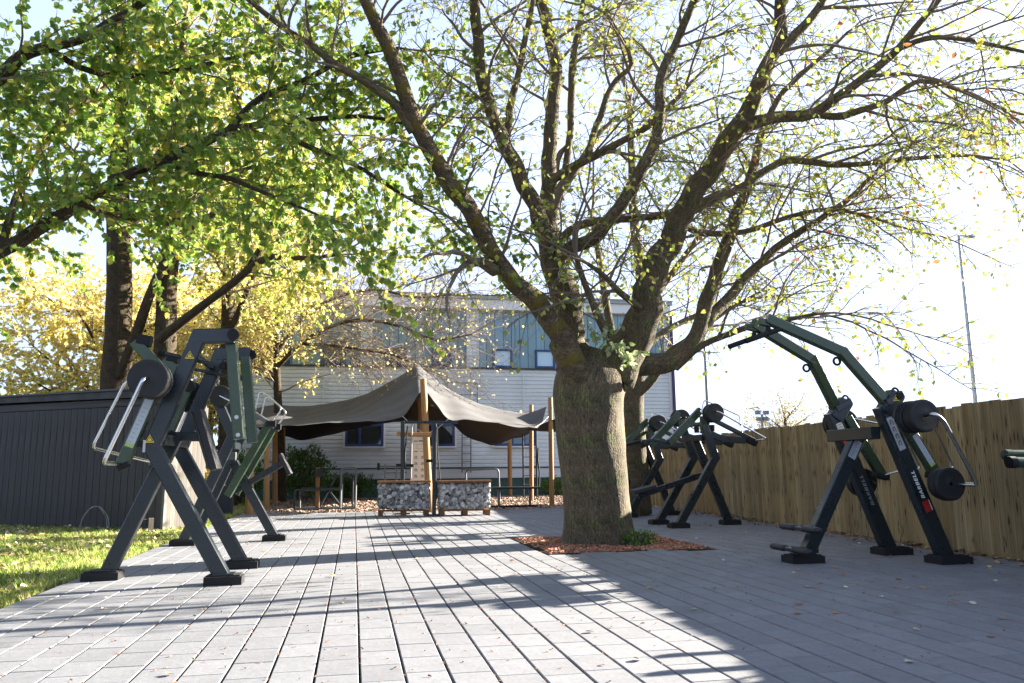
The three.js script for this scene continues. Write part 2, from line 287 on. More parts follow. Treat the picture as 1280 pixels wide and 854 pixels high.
tag(scatter('leaf_drift', 700, () => { const z = R(-17, -5); return V(fenceX(z) - 0.03 - Math.pow(rnd(), 2.4) * 0.5, R(0.004, 0.02), z); }, [0.03, 0.07], [[0.33, 0.2, 0.1], [0.24, 0.13, 0.07], [0.42, 0.29, 0.15], [0.2, 0.08, 0.05]], scene, { leaf: true, tilt: 0.5 }), 'drift of brown leaves along the foot of the timber fence');

// ---------------------------------------------------------------- timber fence
{
  const f = thing('timber_fence', 'tall close-boarded timber fence along the shaded side of the paving', 'fence', [FENCE_A.x, 0, FENCE_A.z], Math.atan2(-0.0857, 1));
  // local: z runs along the fence (towards +z near end), x across it; inner face towards -x
  const mats = [[0.37, 0.285, 0.155], [0.45, 0.36, 0.2], [0.31, 0.235, 0.125], [0.49, 0.405, 0.24], [0.35, 0.29, 0.165], [0.41, 0.31, 0.165]].map((c) => std(c[0], c[1], c[2], 0.85, { map: texFence, bumpMap: bumpWood, bumpScale: 0.003 }));
  const P = 0.142;
  const board = (k) => { const h = 1.595, w = 0.152, g = []; const pr = [[0, -w / 2], [0.02, -w / 2], [0.009, w / 2], [0, w / 2]]; const pos = [], uv = []; const ou = hash(k) * 3, ov = hash(k + 9) * 5;
    const Q = (a, b, c, d) => { for (const p of [a, b, c, a, c, d]) { pos.push(...p); uv.push((p[2] + p[0]) * 2.3 + ou, p[1] * 0.62 + ov); } };
    for (let i = 0; i < 4; i++) { const a = pr[i], b = pr[(i + 1) % 4]; Q([-a[0], 0, a[1]], [-a[0], h, a[1]], [-b[0], h, b[1]], [-b[0], 0, b[1]]); }
    Q([-pr[0][0], h, pr[0][1]], [-pr[3][0], h, pr[3][1]], [-pr[2][0], h, pr[2][1]], [-pr[1][0], h, pr[1][1]]);
    return geo(pos, null, uv); };
  const shapes = [0, 1, 2, 3, 4, 5, 6, 7].map(board);
  for (let i = -98; i < 82; i++) {
    const m = part('board', shapes[(hash(i + 500) * 8) | 0], mats[(hash(i + 900) * 6) | 0], f);
    m.position.set(-0.004 - hash(i) * 0.004, -0.03 + (hash(i + 40) - 0.5) * 0.012, i * P); m.scale.y = 1 + (hash(i + 77) - 0.5) * 0.022; m.rotation.x = (hash(i + 3) - 0.5) * 0.006;
  }
  for (const y of [0.3, 0.8, 1.3]) part('rail', box(0.022, y, -1.1, 0.04, 0.08, 25.4), M.plank, f);
  for (let k = -7; k < 6; k++) part('fence_post', box(0.1, 0.75, k * 2 - 0.2, 0.1, 1.62, 0.1), M.plank, f);
}
const TENT = [
  [[-2.839,1.958,-20.8],[-2.038,2.044,-20.5],[-1.532,2.048,-20.2],[-.852,2.055,-19.6],[-.276,2.048,-19],[.274,2.05,-18.5],[.675,2.039,-18],[1.034,2.111,-17.7],[1.254,2.391,-17.6],[1.501,2.698,-17.6],[1.773,2.377,-17.6],[2.063,2.055,-17.6],[2.526,2.042,-17.8],[3.077,2.016,-18.1],[3.65,1.956,-18.5],[4.169,1.93,-18.9],[4.481,1.947,-19.2]],
  [[-3.413,2.92,-27],[-2.583,3.084,-27],[-1.934,3.027,-26.9],[-1.161,3.037,-26.3],[-.385,3.097,-25.4],[.341,3.22,-24.2],[.856,3.424,-23.3],[1.309,3.633,-22.7],[1.508,3.775,-22.6],[1.705,3.905,-22.5],[2.007,3.677,-22.5],[2.46,3.302,-22.4],[2.966,2.989,-22.2],[3.627,2.703,-22],[4.281,2.534,-21.8],[4.748,2.463,-21.4],[5.207,2.629,-21.2]],
  [[-2.982,2.184,-27.5],[-2.255,2.077,-27.5],[-1.887,1.97,-27.5],[-1.286,2.023,-27.5],[-.629,2.184,-27.5],[.169,2.376,-27.5],[.789,2.462,-26.6],[1.476,2.517,-26.6],[1.85,2.518,-26.6],[2.225,2.52,-26.6],[2.684,2.535,-26.6],[3.118,2.549,-26.6],[3.638,2.091,-26.6],[4.188,1.874,-26.6],[4.63,1.737,-26.6],[5.3,1.954,-26.6],[5.723,2.035,-26.6]]
];
const F_TUBES = [[[-1.132, .941, -.75], [-.6, .93, -.75]], [[-.826, .991, -1.1], [-.4, .989, -1.1]]];
// ---------------------------------------------------------------- hall behind the yard
{
  const b = thing('hall_building', 'long two-storey hall clad in pale ribbed metal with teal glazing and blue windows', 'building', [0, 0, -27.9]);
  const mClad = std(0.82, 0.9, 0.94, 0.4, { map: texPaint }), mPar = std(0.66, 0.68, 0.7, 0.5), mTeal = [[0.15, 0.26, 0.31], [0.175, 0.29, 0.34], [0.135, 0.235, 0.28], [0.19, 0.31, 0.35]].map((c) => std(c[0], c[1], c[2], 0.22, { metalness: 0.1 }));
  const mBlue = std(0.012, 0.04, 0.15, 0.4), mGlass = std(0.1, 0.12, 0.13, 0.05, { metalness: 0.8 }), mBlind = std(0.42, 0.6, 0.74, 0.2), mConc = std(0.82, 0.86, 0.88, 0.85, { map: texPaint }), mGreen = std(0.045, 0.1, 0.085, 0.7), mDark = std(0.04, 0.045, 0.05, 0.6);
  const X0 = -4.05, X1 = 11.7;
  const ribs = (x0, x1, y0, y1, z = 0) => { const pos = [], uv = [], p = 0.142, q = (ya, za, yb, zb) => { pos.push(x0, ya, za + z, x1, ya, za + z, x1, yb, zb + z, x0, ya, za + z, x1, yb, zb + z, x0, yb, zb + z); for (const [x, y] of [[x0, ya], [x1, ya], [x1, yb], [x0, ya], [x1, yb], [x0, yb]]) uv.push(x * 0.25, y * 0.25); };
    for (let y = y0; y < y1 - 0.01; y += p) { const e = (k) => Math.min(y1, y + k * p); q(e(0), 0, e(0.52), 0); q(e(0.52), 0, e(0.64), -0.035); q(e(0.64), -0.035, e(0.88), -0.035); q(e(0.88), -0.035, e(1), 0); } return geo(pos, null, uv); };
  part('core', box((X0 + X1) / 2, 3.5, -6.1, X1 - X0 - 0.04, 7.0, 12), mPar, b);
  // cladding in sheets with a vertical joint between them
  for (let x = X0; x < X1; x += 3.95) { const e = Math.min(x + 3.94, X1); part('cladding_sheet', ribs(x, e, 0.99, 4.5), mClad, b); }
  part('base_trim', box((X0 + X1) / 2, 0.965, 0.02, X1 - X0, 0.05, 0.12), mDark, b);
  part('plinth', box((X0 + X1) / 2, 0.77, 0.02, X1 - X0, 0.33, 0.08), mConc, b);
  part('base_band', box((X0 + X1) / 2, 0.29, -0.05, X1 - X0, 0.63, 0.06), mGreen, b);
  part('sill_trim', box((X0 + X1) / 2, 4.53, 0.02, X1 - X0, 0.045, 0.12), mDark, b);
  const par = part('parapet', box((X0 + X1) / 2, 6.86, 0.05, X1 - X0 + 0.1, 0.36, 0.3), mPar, b);
  part('roof_flashing', [box((X0 + X1) / 2, 7.11, 0.03, X1 - X0 + 0.2, 0.13, 0.5), box((X0 + X1) / 2, 7.19, 0.03, X1 - X0 + 0.26, 0.03, 0.56)], std(0.3, 0.32, 0.33, 0.5, { metalness: 0.4 }), par);
  const bays = [[-3.55, 0.13], [0.53, 3.9], [4.34, 7.75], [8.2, 11.5]];
  const openings = { 0: [[-1.16, -0.37], [-3.0, -2.25]], 1: [[1.0, 1.72], [2.65, 3.35]], 2: [[4.87, 5.59], [6.46, 7.2]], 3: [[8.7, 9.4], [10.3, 11.0]] };
  const frame = (name, x0, x1, y0, y1, z, w, mull) => {
    const f = part(name, [box((x0 + x1) / 2, y0 + w / 2, z, x1 - x0, w, 0.09), box((x0 + x1) / 2, y1 - w / 2, z, x1 - x0, w, 0.09), box(x0 + w / 2, (y0 + y1) / 2, z, w, y1 - y0 - 2 * w, 0.088), box(x1 - w / 2, (y0 + y1) / 2, z, w, y1 - y0 - 2 * w, 0.088), ...mull.map((k) => box(x0 + (x1 - x0) * k, (y0 + y1) / 2, z + 0.001, w * 1.2, y1 - y0 - 2 * w, 0.088))], mBlue, b);
    const ks = [0, ...mull, 1]; for (let i = 0; i + 1 < ks.length; i++) { const a = x0 + (x1 - x0) * ks[i], c = x0 + (x1 - x0) * ks[i + 1]; part('pane', box((a + c) / 2, (y0 + y1) / 2, z - 0.012, c - a - 0.004, y1 - y0 - 0.006, 0.012), name === 'upper_window' && x0 > 4 ? mBlind : mGlass, f); }
    return f;
  };
  bays.forEach(([x0, x1], i) => {
    const n = 11, w = (x1 - x0) / n;
    for (let k = 0; k < n; k++) part('glazing_panel', box(x0 + (k + 0.5) * w, 5.6, -0.055 - 0.004 * (k % 2), w - 0.018, 2.06, 0.03), mTeal[(hash(i * 20 + k) * 4) | 0], b);
    part('bay_back', box((x0 + x1) / 2, 5.6, -0.09, x1 - x0, 2.1, 0.02), mDark, b);
    for (const [a, c] of openings[i] ?? []) frame('upper_window', a, c, 4.57, 5.25, 0.0, 0.07, []);
    const nx = bays[i + 1] ? bays[i + 1][0] : X1; part('column_panel', ribs(x1, nx, 4.56, 6.68, 0.02), mClad, b);
    part('column_trim', [box(x1 + 0.02, 5.62, 0.03, 0.035, 2.1, 0.06), box(nx - 0.02, 5.62, 0.03, 0.035, 2.1, 0.06)], mPar, b);
  });
  for (const [a, c, m] of [[-0.32, 0.97, [0.38]], [2.15, 3.47, [0.4]], [4.92, 6.44, [0.42, 0.7]], [8.0, 9.4, [0.5]]]) {
    const f = frame('window', a, c, 1.73, 2.52, 0.03, 0.075, m);
    part('sill', box((a + c) / 2, 1.7, 0.06, c - a + 0.08, 0.045, 0.16), mPar, f); part('reveal', [box(a - 0.045, 2.12, 0.02, 0.06, 0.88, 0.07), box(c + 0.045, 2.12, 0.02, 0.06, 0.88, 0.07)], mPar, f);
  }
  { // upper access door with landing and ladder
    const d = part('door', box(3.68, 3.72, 0.02, 0.78, 1.42, 0.05), std(0.5, 0.54, 0.58, 0.5), b);
    part('door_frame', [box(4.1, 3.72, 0.03, 0.06, 1.5, 0.09), box(3.26, 3.72, 0.03, 0.06, 1.5, 0.09), box(3.68, 4.46, 0.03, 0.9, 0.05, 0.09)], mPar, d);
    const l = part('ladder', [box(3.72, 2.05, 0.2, 0.04, 2.5, 0.04), box(4.03, 2.05, 0.2, 0.04, 2.5, 0.04), box(3.68, 2.96, 0.35, 1.1, 0.06, 0.6)], M.zinc, b);
    for (let y = 0.9; y < 2.9; y += 0.28) part('rung', box(3.875, y, 0.2, 0.28, 0.025, 0.03), M.zinc, l);
    part('landing_rail', [box(3.16, 3.45, 0.62, 0.03, 0.95, 0.03), box(4.2, 3.45, 0.62, 0.03, 0.95, 0.03), box(3.68, 3.92, 0.62, 1.06, 0.03, 0.032), box(3.68, 3.5, 0.62, 1.06, 0.025, 0.026), box(4.2, 3.92, 0.34, 0.028, 0.028, 0.56)], M.zinc, l);
  }
  part('downpipe', [(() => { const g = new THREE.CylinderGeometry(0.07, 0.07, 6.6, 14); g.translate(11.8, 3.35, 0.12); return g; })(), box(11.8, 5.5, 0.04, 0.2, 0.05, 0.12), box(11.8, 2.5, 0.04, 0.2, 0.05, 0.12)], std(0.03, 0.035, 0.12, 0.45), b);
  part('corner_trim', box(11.71, 3.9, -0.02, 0.1, 5.9, 0.16), mPar, b);
  for (const x of [-1.1, 2.0, 6.0]) part('conduit', box(x, 2.7, 0.03, 0.03, 3.3, 0.03), mPar, b);
}

// ---------------------------------------------------------------- dark clad shed on the lawn
{
  const a = 33 * D2R, t = thing('storage_shed', 'dark brown-grey clad storage shed with flat roof standing on the lawn', 'shed', [-3.007, -0.04, -13.814], -a);
  // local x runs along the front towards the corner (x = 0), front face at z = 0, body towards -z
  const L = 8.4, Dp = 0.86, H = 2.06, mats = [0, 1, 2].map((k) => std(0.029 + k * 0.003, 0.023 + k * 0.002, 0.019 + k * 0.002, 0.85, { map: texPaint, roughnessMap: roughPaint })), mSide = [0, 1, 2].map((k) => std(0.12 + k * 0.035, 0.112 + k * 0.034, 0.102 + k * 0.03, 0.8, { map: texWood, bumpMap: bumpWood, bumpScale: 0.002 }));
  part('body', box(-L / 2, H / 2 + 0.05, -Dp / 2, L - 0.03, H + 0.1, Dp - 0.03), mats[0], t);
  const w = 0.158; let i = 0;
  for (let x = -w / 2 - 0.01; x > -L; x -= w, i++) part('cladding_board', box(x, H / 2, 0.003, w - 0.009, H, 0.03), mats[(hash(i + 60) * 3) | 0], t);
  for (let z = -0.07; z > -Dp; z -= 0.105) part('side_board', box(0.003, H / 2, z, 0.03, H + 0.01, 0.1), mSide[(hash(z * 50) * 3) | 0], t);
  part('corner_post', box(0.004, H / 2, 0.004, 0.05, H + 0.012, 0.05), std(0.1, 0.095, 0.09, 0.6), t);
  part('top_rail', box(-L / 2, H + 0.07, 0.006, L + 0.02, 0.12, 0.045), mats[1], t);
  const fs = new THREE.Shape(); fs.moveTo(0.09, H + 0.13); fs.lineTo(0.09, H + 0.27); fs.lineTo(-L - 0.1, H + 0.27); fs.lineTo(-L - 0.1, H + 0.2); fs.closePath();
  const fg = new THREE.ExtrudeGeometry(fs, { depth: Dp + 0.18, bevelEnabled: false }); fg.translate(0, 0.004, -Dp - 0.09); part('roof', fg, mats[2], t);
  part('roof_edge', box(-L / 2, H + 0.288, -Dp / 2, L + 0.26, 0.03, Dp + 0.26), std(0.06, 0.06, 0.06, 0.5), t);
}
{ const t = new THREE.Mesh(merge([0, 1].map((k) => { const P = []; for (let i = 0; i <= 26; i++) { const a = (i / 26) * 3.3 - 0.08 + k * 0.1; P.push([-4.1 + 0.2 * Math.cos(a) * (1 + k * 0.1) + k * 0.03, -0.02 + 0.4 * Math.sin(a), -14.05 + k * 0.06 + 0.02 * Math.sin(i), 0.009]); } return sweep(P, 6, true); })), std(0.2, 0.2, 0.2, 0.5)); t.name = 'cable_loop'; scene.add(t); tag(t, 'grey cable loop sticking out of the lawn before the dark shed', 'cable'); }
{ const t = thing('marker_peg', 'short pale wooden peg in the grass at the shed corner', 'peg', [-3.1, -0.05, -13.45], 0.3); part('stake', box(0, 0.13, 0, 0.07, 0.26, 0.06), std(0.5, 0.42, 0.36, 0.8, { map: texWood }), t); part('wire', pipe([V(-0.02, 0.24, 0), V(-0.14, 0.25, 0.02), V(-0.2, 0.05, 0.04)], 0.005, 0.03), M.zinc, t); }

// ---------------------------------------------------------------- stretch tent
const TENT_PEAK = [1.607, 3.733, -21.2];
{
  const t = thing('stretch_tent', 'grey stretch fabric tent with a high peak on timber poles', 'tent', [1.5, 0, -21.2]);
  const nu = 80, nv = 28, rows = TENT.map((r) => new THREE.CatmullRomCurve3(r.map(A3), false, 'centripetal'));
  const sheet = (dy) => {
    const pos = [], uv = [], idx = [];
    for (let j = 0; j <= nv; j++) for (let i = 0; i <= nu; i++) {
      const u = i / nu, v = j / nv, F = rows[0].getPoint(u), Rg = rows[1].getPoint(u), B = rows[2].getPoint(u), h = v < 0.5 ? v * 2 : (v - 0.5) * 2, a = v < 0.5 ? F : Rg, c = v < 0.5 ? Rg : B, p = a.clone().lerp(c, h);
      p.y -= (0.13 + 0.34 * Math.exp(-(((u - 0.56) / 0.1) ** 2))) * Math.sin(Math.PI * h) * (v < 0.5 ? 1 : 1.2) + 0.018 * Math.sin(u * 46 + v * 5) * Math.sin(Math.PI * h) - dy; p.y += 0.012 * noise3(p.x * 1.5, 0, p.z * 1.2);
      if (j === 0 || j === nv) p.y -= 0.02 * Math.abs(Math.sin(u * 30));
      pos.push(p.x - 1.5, p.y, p.z + 21.2); uv.push(p.x * 0.8, p.z * 0.8);
    }
    for (let j = 0; j < nv; j++) for (let i = 0; i < nu; i++) { const a = j * (nu + 1) + i, b = a + nu + 1; idx.push(a, a + 1, b, b, a + 1, b + 1); }
    return geo(pos, idx, uv);
  };
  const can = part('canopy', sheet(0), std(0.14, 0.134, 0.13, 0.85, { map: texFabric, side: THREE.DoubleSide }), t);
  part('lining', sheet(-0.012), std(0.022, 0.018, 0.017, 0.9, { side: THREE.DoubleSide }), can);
  const local = (x, y, z) => V(x - 1.5, y, z + 21.2);
  { const q = [[4.347, 1.926, -20.1], [4.6, 2.0, -20.05], [4.949, 2.135, -19.95], [5.538, 2.36, -19.85], [5.538, 1.86, -20.3], [4.945, 1.885, -20.25], [4.6, 1.9, -20.2]].map((p) => local(...p)); const pos = q.flatMap((p) => p.toArray()); part('side_flap', geo(pos, [0, 1, 6, 1, 2, 5, 1, 5, 6, 2, 3, 4, 2, 4, 5], q.flatMap((p) => [p.x, p.y])), std(0.06, 0.058, 0.06, 0.85, { side: THREE.DoubleSide, map: texFabric }), t); }
  const poles = [[1.66, 0, -17.62, 1.477, 2.93, -17.57, 0.075], [1.95, 0, -22.5, 1.735, 3.855, -22.5, 0.06], [5.02, 0, -20.02, 5.024, 2.765, -20, 0.062], [5.08, 0, -22.7, 5.113, 2.79, -22.7, 0.06], [5.27, 0, -26.9, 5.277, 2.19, -26.9, 0.075], [-2.06, 0, -20.2, -2.117, 1.93, -20.2, 0.07], [-2.16, 0, -23.4, -2.24, 2.05, -23.4, 0.075], [-2.2, 0, -26.5, -2.282, 2.3, -26.5, 0.07]];
  for (const p of poles) { const P = []; for (let i = 0; i <= 8; i++) { const k = i / 8; P.push([p[0] + (p[3] - p[0]) * k - 1.5, p[1] - 0.1 + (p[4] + 0.1) * k, p[2] + (p[5] - p[2]) * k + 21.2, p[6] * (1.08 - 0.12 * k)]); } part('pole', sweep(P, 12, true, 0.04, 1.5), M.post, t); }
  const rope = (a, b) => part('guy_rope', sweep([[...a, 0.008], [(a[0] + b[0]) / 2, (a[1] + b[1]) / 2 - 0.04, (a[2] + b[2]) / 2, 0.008], [...b, 0.008]].map((p) => [p[0] - 1.5, p[1], p[2] + 21.2, p[3]]), 5, true), std(0.5, 0.48, 0.45, 0.8), t);
  rope([2.063, 2.05, -17.6], [1.6, 1.72, -17.58]); rope([1.03, 2.1, -17.6], [1.5, 1.72, -17.58]); rope([5.0, 2.6, -20], [6.4, 0, -18.8]); rope([4.42, 1.94, -19.2], [5.0, 2.3, -20.0]); rope([-2.84, 1.95, -20.8], [-3.9, 0, -19.6]); rope([5.2, 2.6, -21.2], [5.1, 2.6, -22.6]);
}
{ const t = thing('timber_stump_post', 'short thick timber post standing in front of the tent poles', 'post', [-2.2, 0, -18.1]); const P = []; for (let i = 0; i <= 6; i++) P.push([-0.035 * i / 6, -0.1 + 1.5 * i / 6, 0, 0.085]); part('shaft', sweep(P, 12, true, 0.05, 1.5), M.post, t); part('metal_cap', (() => { const g = new THREE.CylinderGeometry(0.09, 0.09, 0.03, 14); g.translate(-0.035, 1.405, 0); return g; })(), M.zinc, t); }

// ---------------------------------------------------------------- gabion counters
function gabion(x0, x1, zf, label) {
  const w = x1 - x0, d = 0.42, t = thing('gabion_counter', label, 'gabion', [(x0 + x1) / 2, 0, zf - d / 2], -0.02, 'stone-filled counters before the tent');
  const pos = [], col = [], g0 = new THREE.IcosahedronGeometry(1, 0), p = V(0, 0, 0), q = new THREE.Quaternion(), e = new THREE.Euler(), n = 480;
  for (let i = 0; i < n; i++) {
    const s = R(0.034, 0.06), face = rnd(); let x = R(-w / 2 + 0.025, w / 2 - 0.025), y = R(0.15, 0.62), z = face < 0.62 ? d / 2 - R(0.025, 0.085) : R(-d / 2 + 0.03, d / 2 - 0.03);
    if (face >= 0.62 && face < 0.76) x = w / 2 - R(0.03, 0.05); else if (face >= 0.76 && face < 0.86) x = -w / 2 + R(0.03, 0.05); else if (face >= 0.86) y = 0.6;
    e.set(R(0, 6), R(0, 6), R(0, 6)); q.setFromEuler(e); const sx = s * R(0.75, 1.3), sy = s * R(0.7, 1.1), sz = s * R(0.75, 1.2), c = 0.1 + 0.6 * rnd() * R(0.6, 1), warm = R(-0.02, 0.03), ph = R(0, 99), a = g0.attributes.position, vv = [];
    for (let k = 0; k < a.count; k++) { p.fromBufferAttribute(a, k); const h = 1 + 0.22 * noise3(p.x * 1.7 + ph, p.y * 1.7, p.z * 1.7); p.set(p.x * sx * h, p.y * sy * h, p.z * sz * h).applyQuaternion(q); vv.push(p.x + x, Math.max(0.125, p.y + y), Math.min(d / 2 - 0.004, p.z + z)); }
    pos.push(...vv); for (let k = 0; k < a.count; k++) col.push(c + warm, c, c - warm * 0.6);
  }
  const g = geo(pos); g.setAttribute('color', new THREE.Float32BufferAttribute(col, 3));
  const m = new THREE.Mesh(g, new THREE.MeshStandardMaterial({ color: 0xffffff, vertexColors: true, roughness: 0.9 })); m.name = 'stone_fill'; t.add(m); tag(m, null, null, null, 'stuff');
  part('core', box(0, 0.37, 0, w - 0.14, 0.46, d - 0.14), std(0.05, 0.05, 0.05, 0.9), t);
  const wires = []; for (let x = -w / 2; x <= w / 2 + 0.001; x += w / 10) wires.push(box(x, 0.385, d / 2 + 0.004, 0.003, 0.53, 0.003)); for (let y = 0.125; y < 0.66; y += 0.1) wires.push(box(0, y, d / 2 + 0.009, w, 0.003, 0.003), box(w / 2 + 0.004, y, 0, 0.005, 0.005, d), box(-w / 2 - 0.004, y, 0, 0.005, 0.005, d));
  for (let z = -d / 2; z < d / 2; z += 0.1) wires.push(box(w / 2 + 0.009, 0.385, z, 0.005, 0.53, 0.005), box(-w / 2 - 0.009, 0.385, z, 0.005, 0.53, 0.005));
  tag(part('wire_cage', wires, M.zinc, t), null, null, null, 'stuff');
  for (let k = 0; k < 3; k++) part('top_plank', box(0, 0.68 + (k === 1 ? 0.004 : 0), -0.16 + k * 0.16, w + 0.05, 0.04, 0.145), M.plank, t);
  for (const x of [-w / 2 + 0.05, 0, w / 2 - 0.06]) { part('pallet_block', box(x, 0.045, d / 2 - 0.07, 0.1, 0.09, 0.1), M.plank, t); part('pallet_block', box(x, 0.045, -d / 2 + 0.07, 0.1, 0.09, 0.1), M.plank, t); }
  part('pallet_deck', [box(0, 0.105, d / 2 - 0.07, w, 0.025, 0.12), box(0, 0.105, 0, w, 0.025, 0.1), box(0, 0.105, -d / 2 + 0.07, w, 0.025, 0.12)], M.plank, t);
  return t;
}
gabion(0.5, 1.53, -16.3, 'stone-filled wire gabion counter with timber top, beside the black post and printed board');
gabion(1.71, 2.74, -16.0, 'stone-filled wire gabion counter with timber top, sunlit end next to the bench');
{ const t = thing('rig_post', 'square black steel post standing between the two gabion counters', 'post', [1.62, 0, -16.35]); part('post_tube', bar(V(0, 0.02, 0), V(0, 1.86, 0), 0.08, 0.08, V(1, 0, 0)), M.frame, t); part('base_plate', box(0, 0.012, 0.02, 0.3, 0.024, 0.3), M.frame, t); part('strap', sweep([[0.05, 1.8, 0.04, 0.012], [0.06, 1.3, 0.05, 0.012], [0.1, 0.9, 0.05, 0.012], [0.12, 0.72, 0.05, 0.012]], 5), M.rubber, t); part('hook_plate', box(-0.1, 1.1, 0, 0.14, 0.06, 0.04), M.rubber, t); }
{ const t = thing('training_rig', 'square black steel post with hooks and a timber crossbeam under the tent peak', 'rig', [1.0, 0, -17.0]); part('post_tube', bar(V(0.02, 0.02, 0), V(0, 1.95, 0), 0.08, 0.08, V(1, 0, 0)), M.frame, t); part('top_beam', bar(V(-0.02, 1.93, 0), V(1.2, 1.93, -0.05), 0.05, 0.06), M.frame, t); part('hook', [box(-0.08, 1.02, 0.03, 0.1, 0.06, 0.05), box(0.16, 1.01, 0.03, 0.16, 0.06, 0.05)], M.rubber, t); part('cross_beam', bar(V(-0.12, 1.68, -0.05), V(0.62, 1.66, -0.05), 0.06, 0.1), M.post, t); part('strap', sweep([[0.1, 1.85, 0.02, 0.014], [0.07, 1.5, 0.06, 0.014], [0.05, 1.25, 0.06, 0.02], [0.06, 0.95, 0.05, 0.014]], 6), M.rubber, t); part('base_plate', box(0.02, 0.012, 0, 0.3, 0.024, 0.3), M.frame, t);
  part('drop_rope', pipe([V(0.2, 1.9, 0), V(0.19, 0.75, 0.02)], 0.016), std(0.3, 0.3, 0.29, 0.8), t); }
{ const t = thing('exercise_board', 'tall cream exercise chart board with rows of small figures under the tent', 'sign', [1.46, 0, -18.0]);
  const tx = canvasTex(256, 768, (g, w, h) => {
    g.fillStyle = '#dccbb8'; g.fillRect(0, 0, w, h); g.fillStyle = '#2c2a28'; g.fillRect(w * 0.16, h * 0.075, w * 0.2, 9); g.fillRect(w * 0.42, h * 0.07, w * 0.36, 13); g.strokeStyle = '#6d6258'; g.lineWidth = 3; g.strokeRect(w * 0.32, h * 0.13, w * 0.48, h * 0.07); g.fillRect(w * 0.16, h * 0.235, w * 0.22, 8); g.fillRect(w * 0.5, h * 0.235, w * 0.18, 5);
    for (let r = 0; r < 7; r++) for (let c = 0; c < 2; c++) { const x = w * (0.2 + c * 0.36), y = h * (0.3 + r * 0.096); g.fillStyle = '#3c3632'; g.fillRect(x, y + 34, 46, 5); g.fillRect(x, y + 8, 6, 28); g.beginPath(); g.arc(x + 20, y + 10, 7, 0, 6.3); g.fill(); g.lineWidth = 8; g.strokeStyle = '#3c3632'; g.beginPath(); g.moveTo(x + 14, y + 26); g.lineTo(x + 26, y + 20); g.lineTo(x + 40, y + 30 - 10 * hash(r * 2 + c)); g.stroke(); }
  });
  part('panel', box(0, 0.95, 0, 0.42, 1.46, 0.03), std(0.45, 0.38, 0.31, 0.7), t); const f = geo([-0.208, 0.222, 0.0165, 0.208, 0.222, 0.0165, 0.208, 1.678, 0.0165, -0.208, 1.678, 0.0165], [0, 1, 2, 0, 2, 3], [0, 0, 1, 0, 1, 1, 0, 1]);
  part('print', f, new THREE.MeshStandardMaterial({ map: tx, roughness: 0.6 }), t); part('stand_post', [box(-0.16, 0.3, -0.035, 0.06, 0.6, 0.04), box(0.16, 0.3, -0.035, 0.06, 0.6, 0.04)], M.plank, t); part('beam', bar(V(0.05, 1.6, -0.04), V(0.05, 1.95, -0.04), 0.12, 0.05, V(1, 0, 0)), M.post, t); }
// small equipment under the tent
{ const t = thing('sit_up_bench', 'low black training bench on grey tube legs beside the gabion with the sunlit end', 'bench', [3.85, 0, -19]); part('seat_board', bar(V(-0.58, 0.47, 0), V(0.6, 0.46, 0), 0.32, 0.05), M.pad, t); for (const x of [-0.4, 0.37]) part('leg', bar(V(x, 0, 0), V(x, 0.45, 0), 0.06, 0.06, V(1, 0, 0)), M.zinc, t); part('foot_bar', [bar(V(-0.6, 0.03, 0), V(0.55, 0.03, 0), 0.07, 0.05)], M.frame, t); part('back_hoop', pipe([V(-1.15, 0.1, -0.2), V(-1.18, 0.9, -0.2), V(-0.37, 0.93, -0.2), V(-0.34, 0.05, -0.2)], 0.022, 0.1), M.zinc, t); }
{ const t = thing('weight_bench', 'low tube-framed weight bench with hoops and a round weight on a timber post', 'bench', [-0.7, 0, -19.65]);
  part('base_frame', [pipe([V(-0.68, 0.03, 0.1), V(0.75, 0.03, 0.1)], 0.024), pipe([V(-0.68, 0.03, -0.3), V(0.75, 0.03, -0.3)], 0.024)], M.zinc, t);
  part('rear_hoop', pipe([V(-0.67, 0.03, 0.1), V(-0.66, 0.47, 0.08), V(0.4, 0.49, 0.06)], 0.026, 0.06), M.frame, t); part('rear_hoop', pipe([V(-0.56, 0.03, -0.25), V(-0.56, 0.45, -0.25), V(0.4, 0.47, -0.25)], 0.022, 0.06), M.zinc, t);
  part('front_hoop', pipe([V(0.4, 0.03, 0.12), V(0.4, 0.97, 0.12), V(0.75, 0.97, 0.12), V(0.75, 0.03, 0.12)], 0.026, 0.08), M.zinc, t); part('front_hoop', pipe([V(0.42, 0.03, -0.28), V(0.42, 0.8, -0.28), V(0.68, 0.8, -0.28), V(0.68, 0.05, -0.28)], 0.024, 0.08), M.frame, t);
  part('timber_post', bar(V(-0.14, 0, 0), V(-0.15, 1.0, 0), 0.1, 0.1, V(1, 0, 0)), M.plank, t); part('weight_plate', disc(V(-0.13, 0.87, 0.12), 0.1, 0.06, 1), M.plate, t); part('small_weight', disc(V(-0.48, 0.36, 0.16), 0.065, 0.08, 1), M.plate, t);
  part('brace', [pipe([V(-0.3, 0.42, 0.02), V(-0.1, 0.05, 0.02)], 0.02), pipe([V(-0.08, 0.05, 0), V(0.25, 0.72, -0.1)], 0.02), bar(V(0.14, 0.42, 0), V(0.4, 0.08, 0), 0.07, 0.05)], M.frame, t); part('seat_pad', bar(V(-0.5, 0.5, -0.08), V(0.3, 0.5, -0.08), 0.26, 0.05), M.pad, t); }
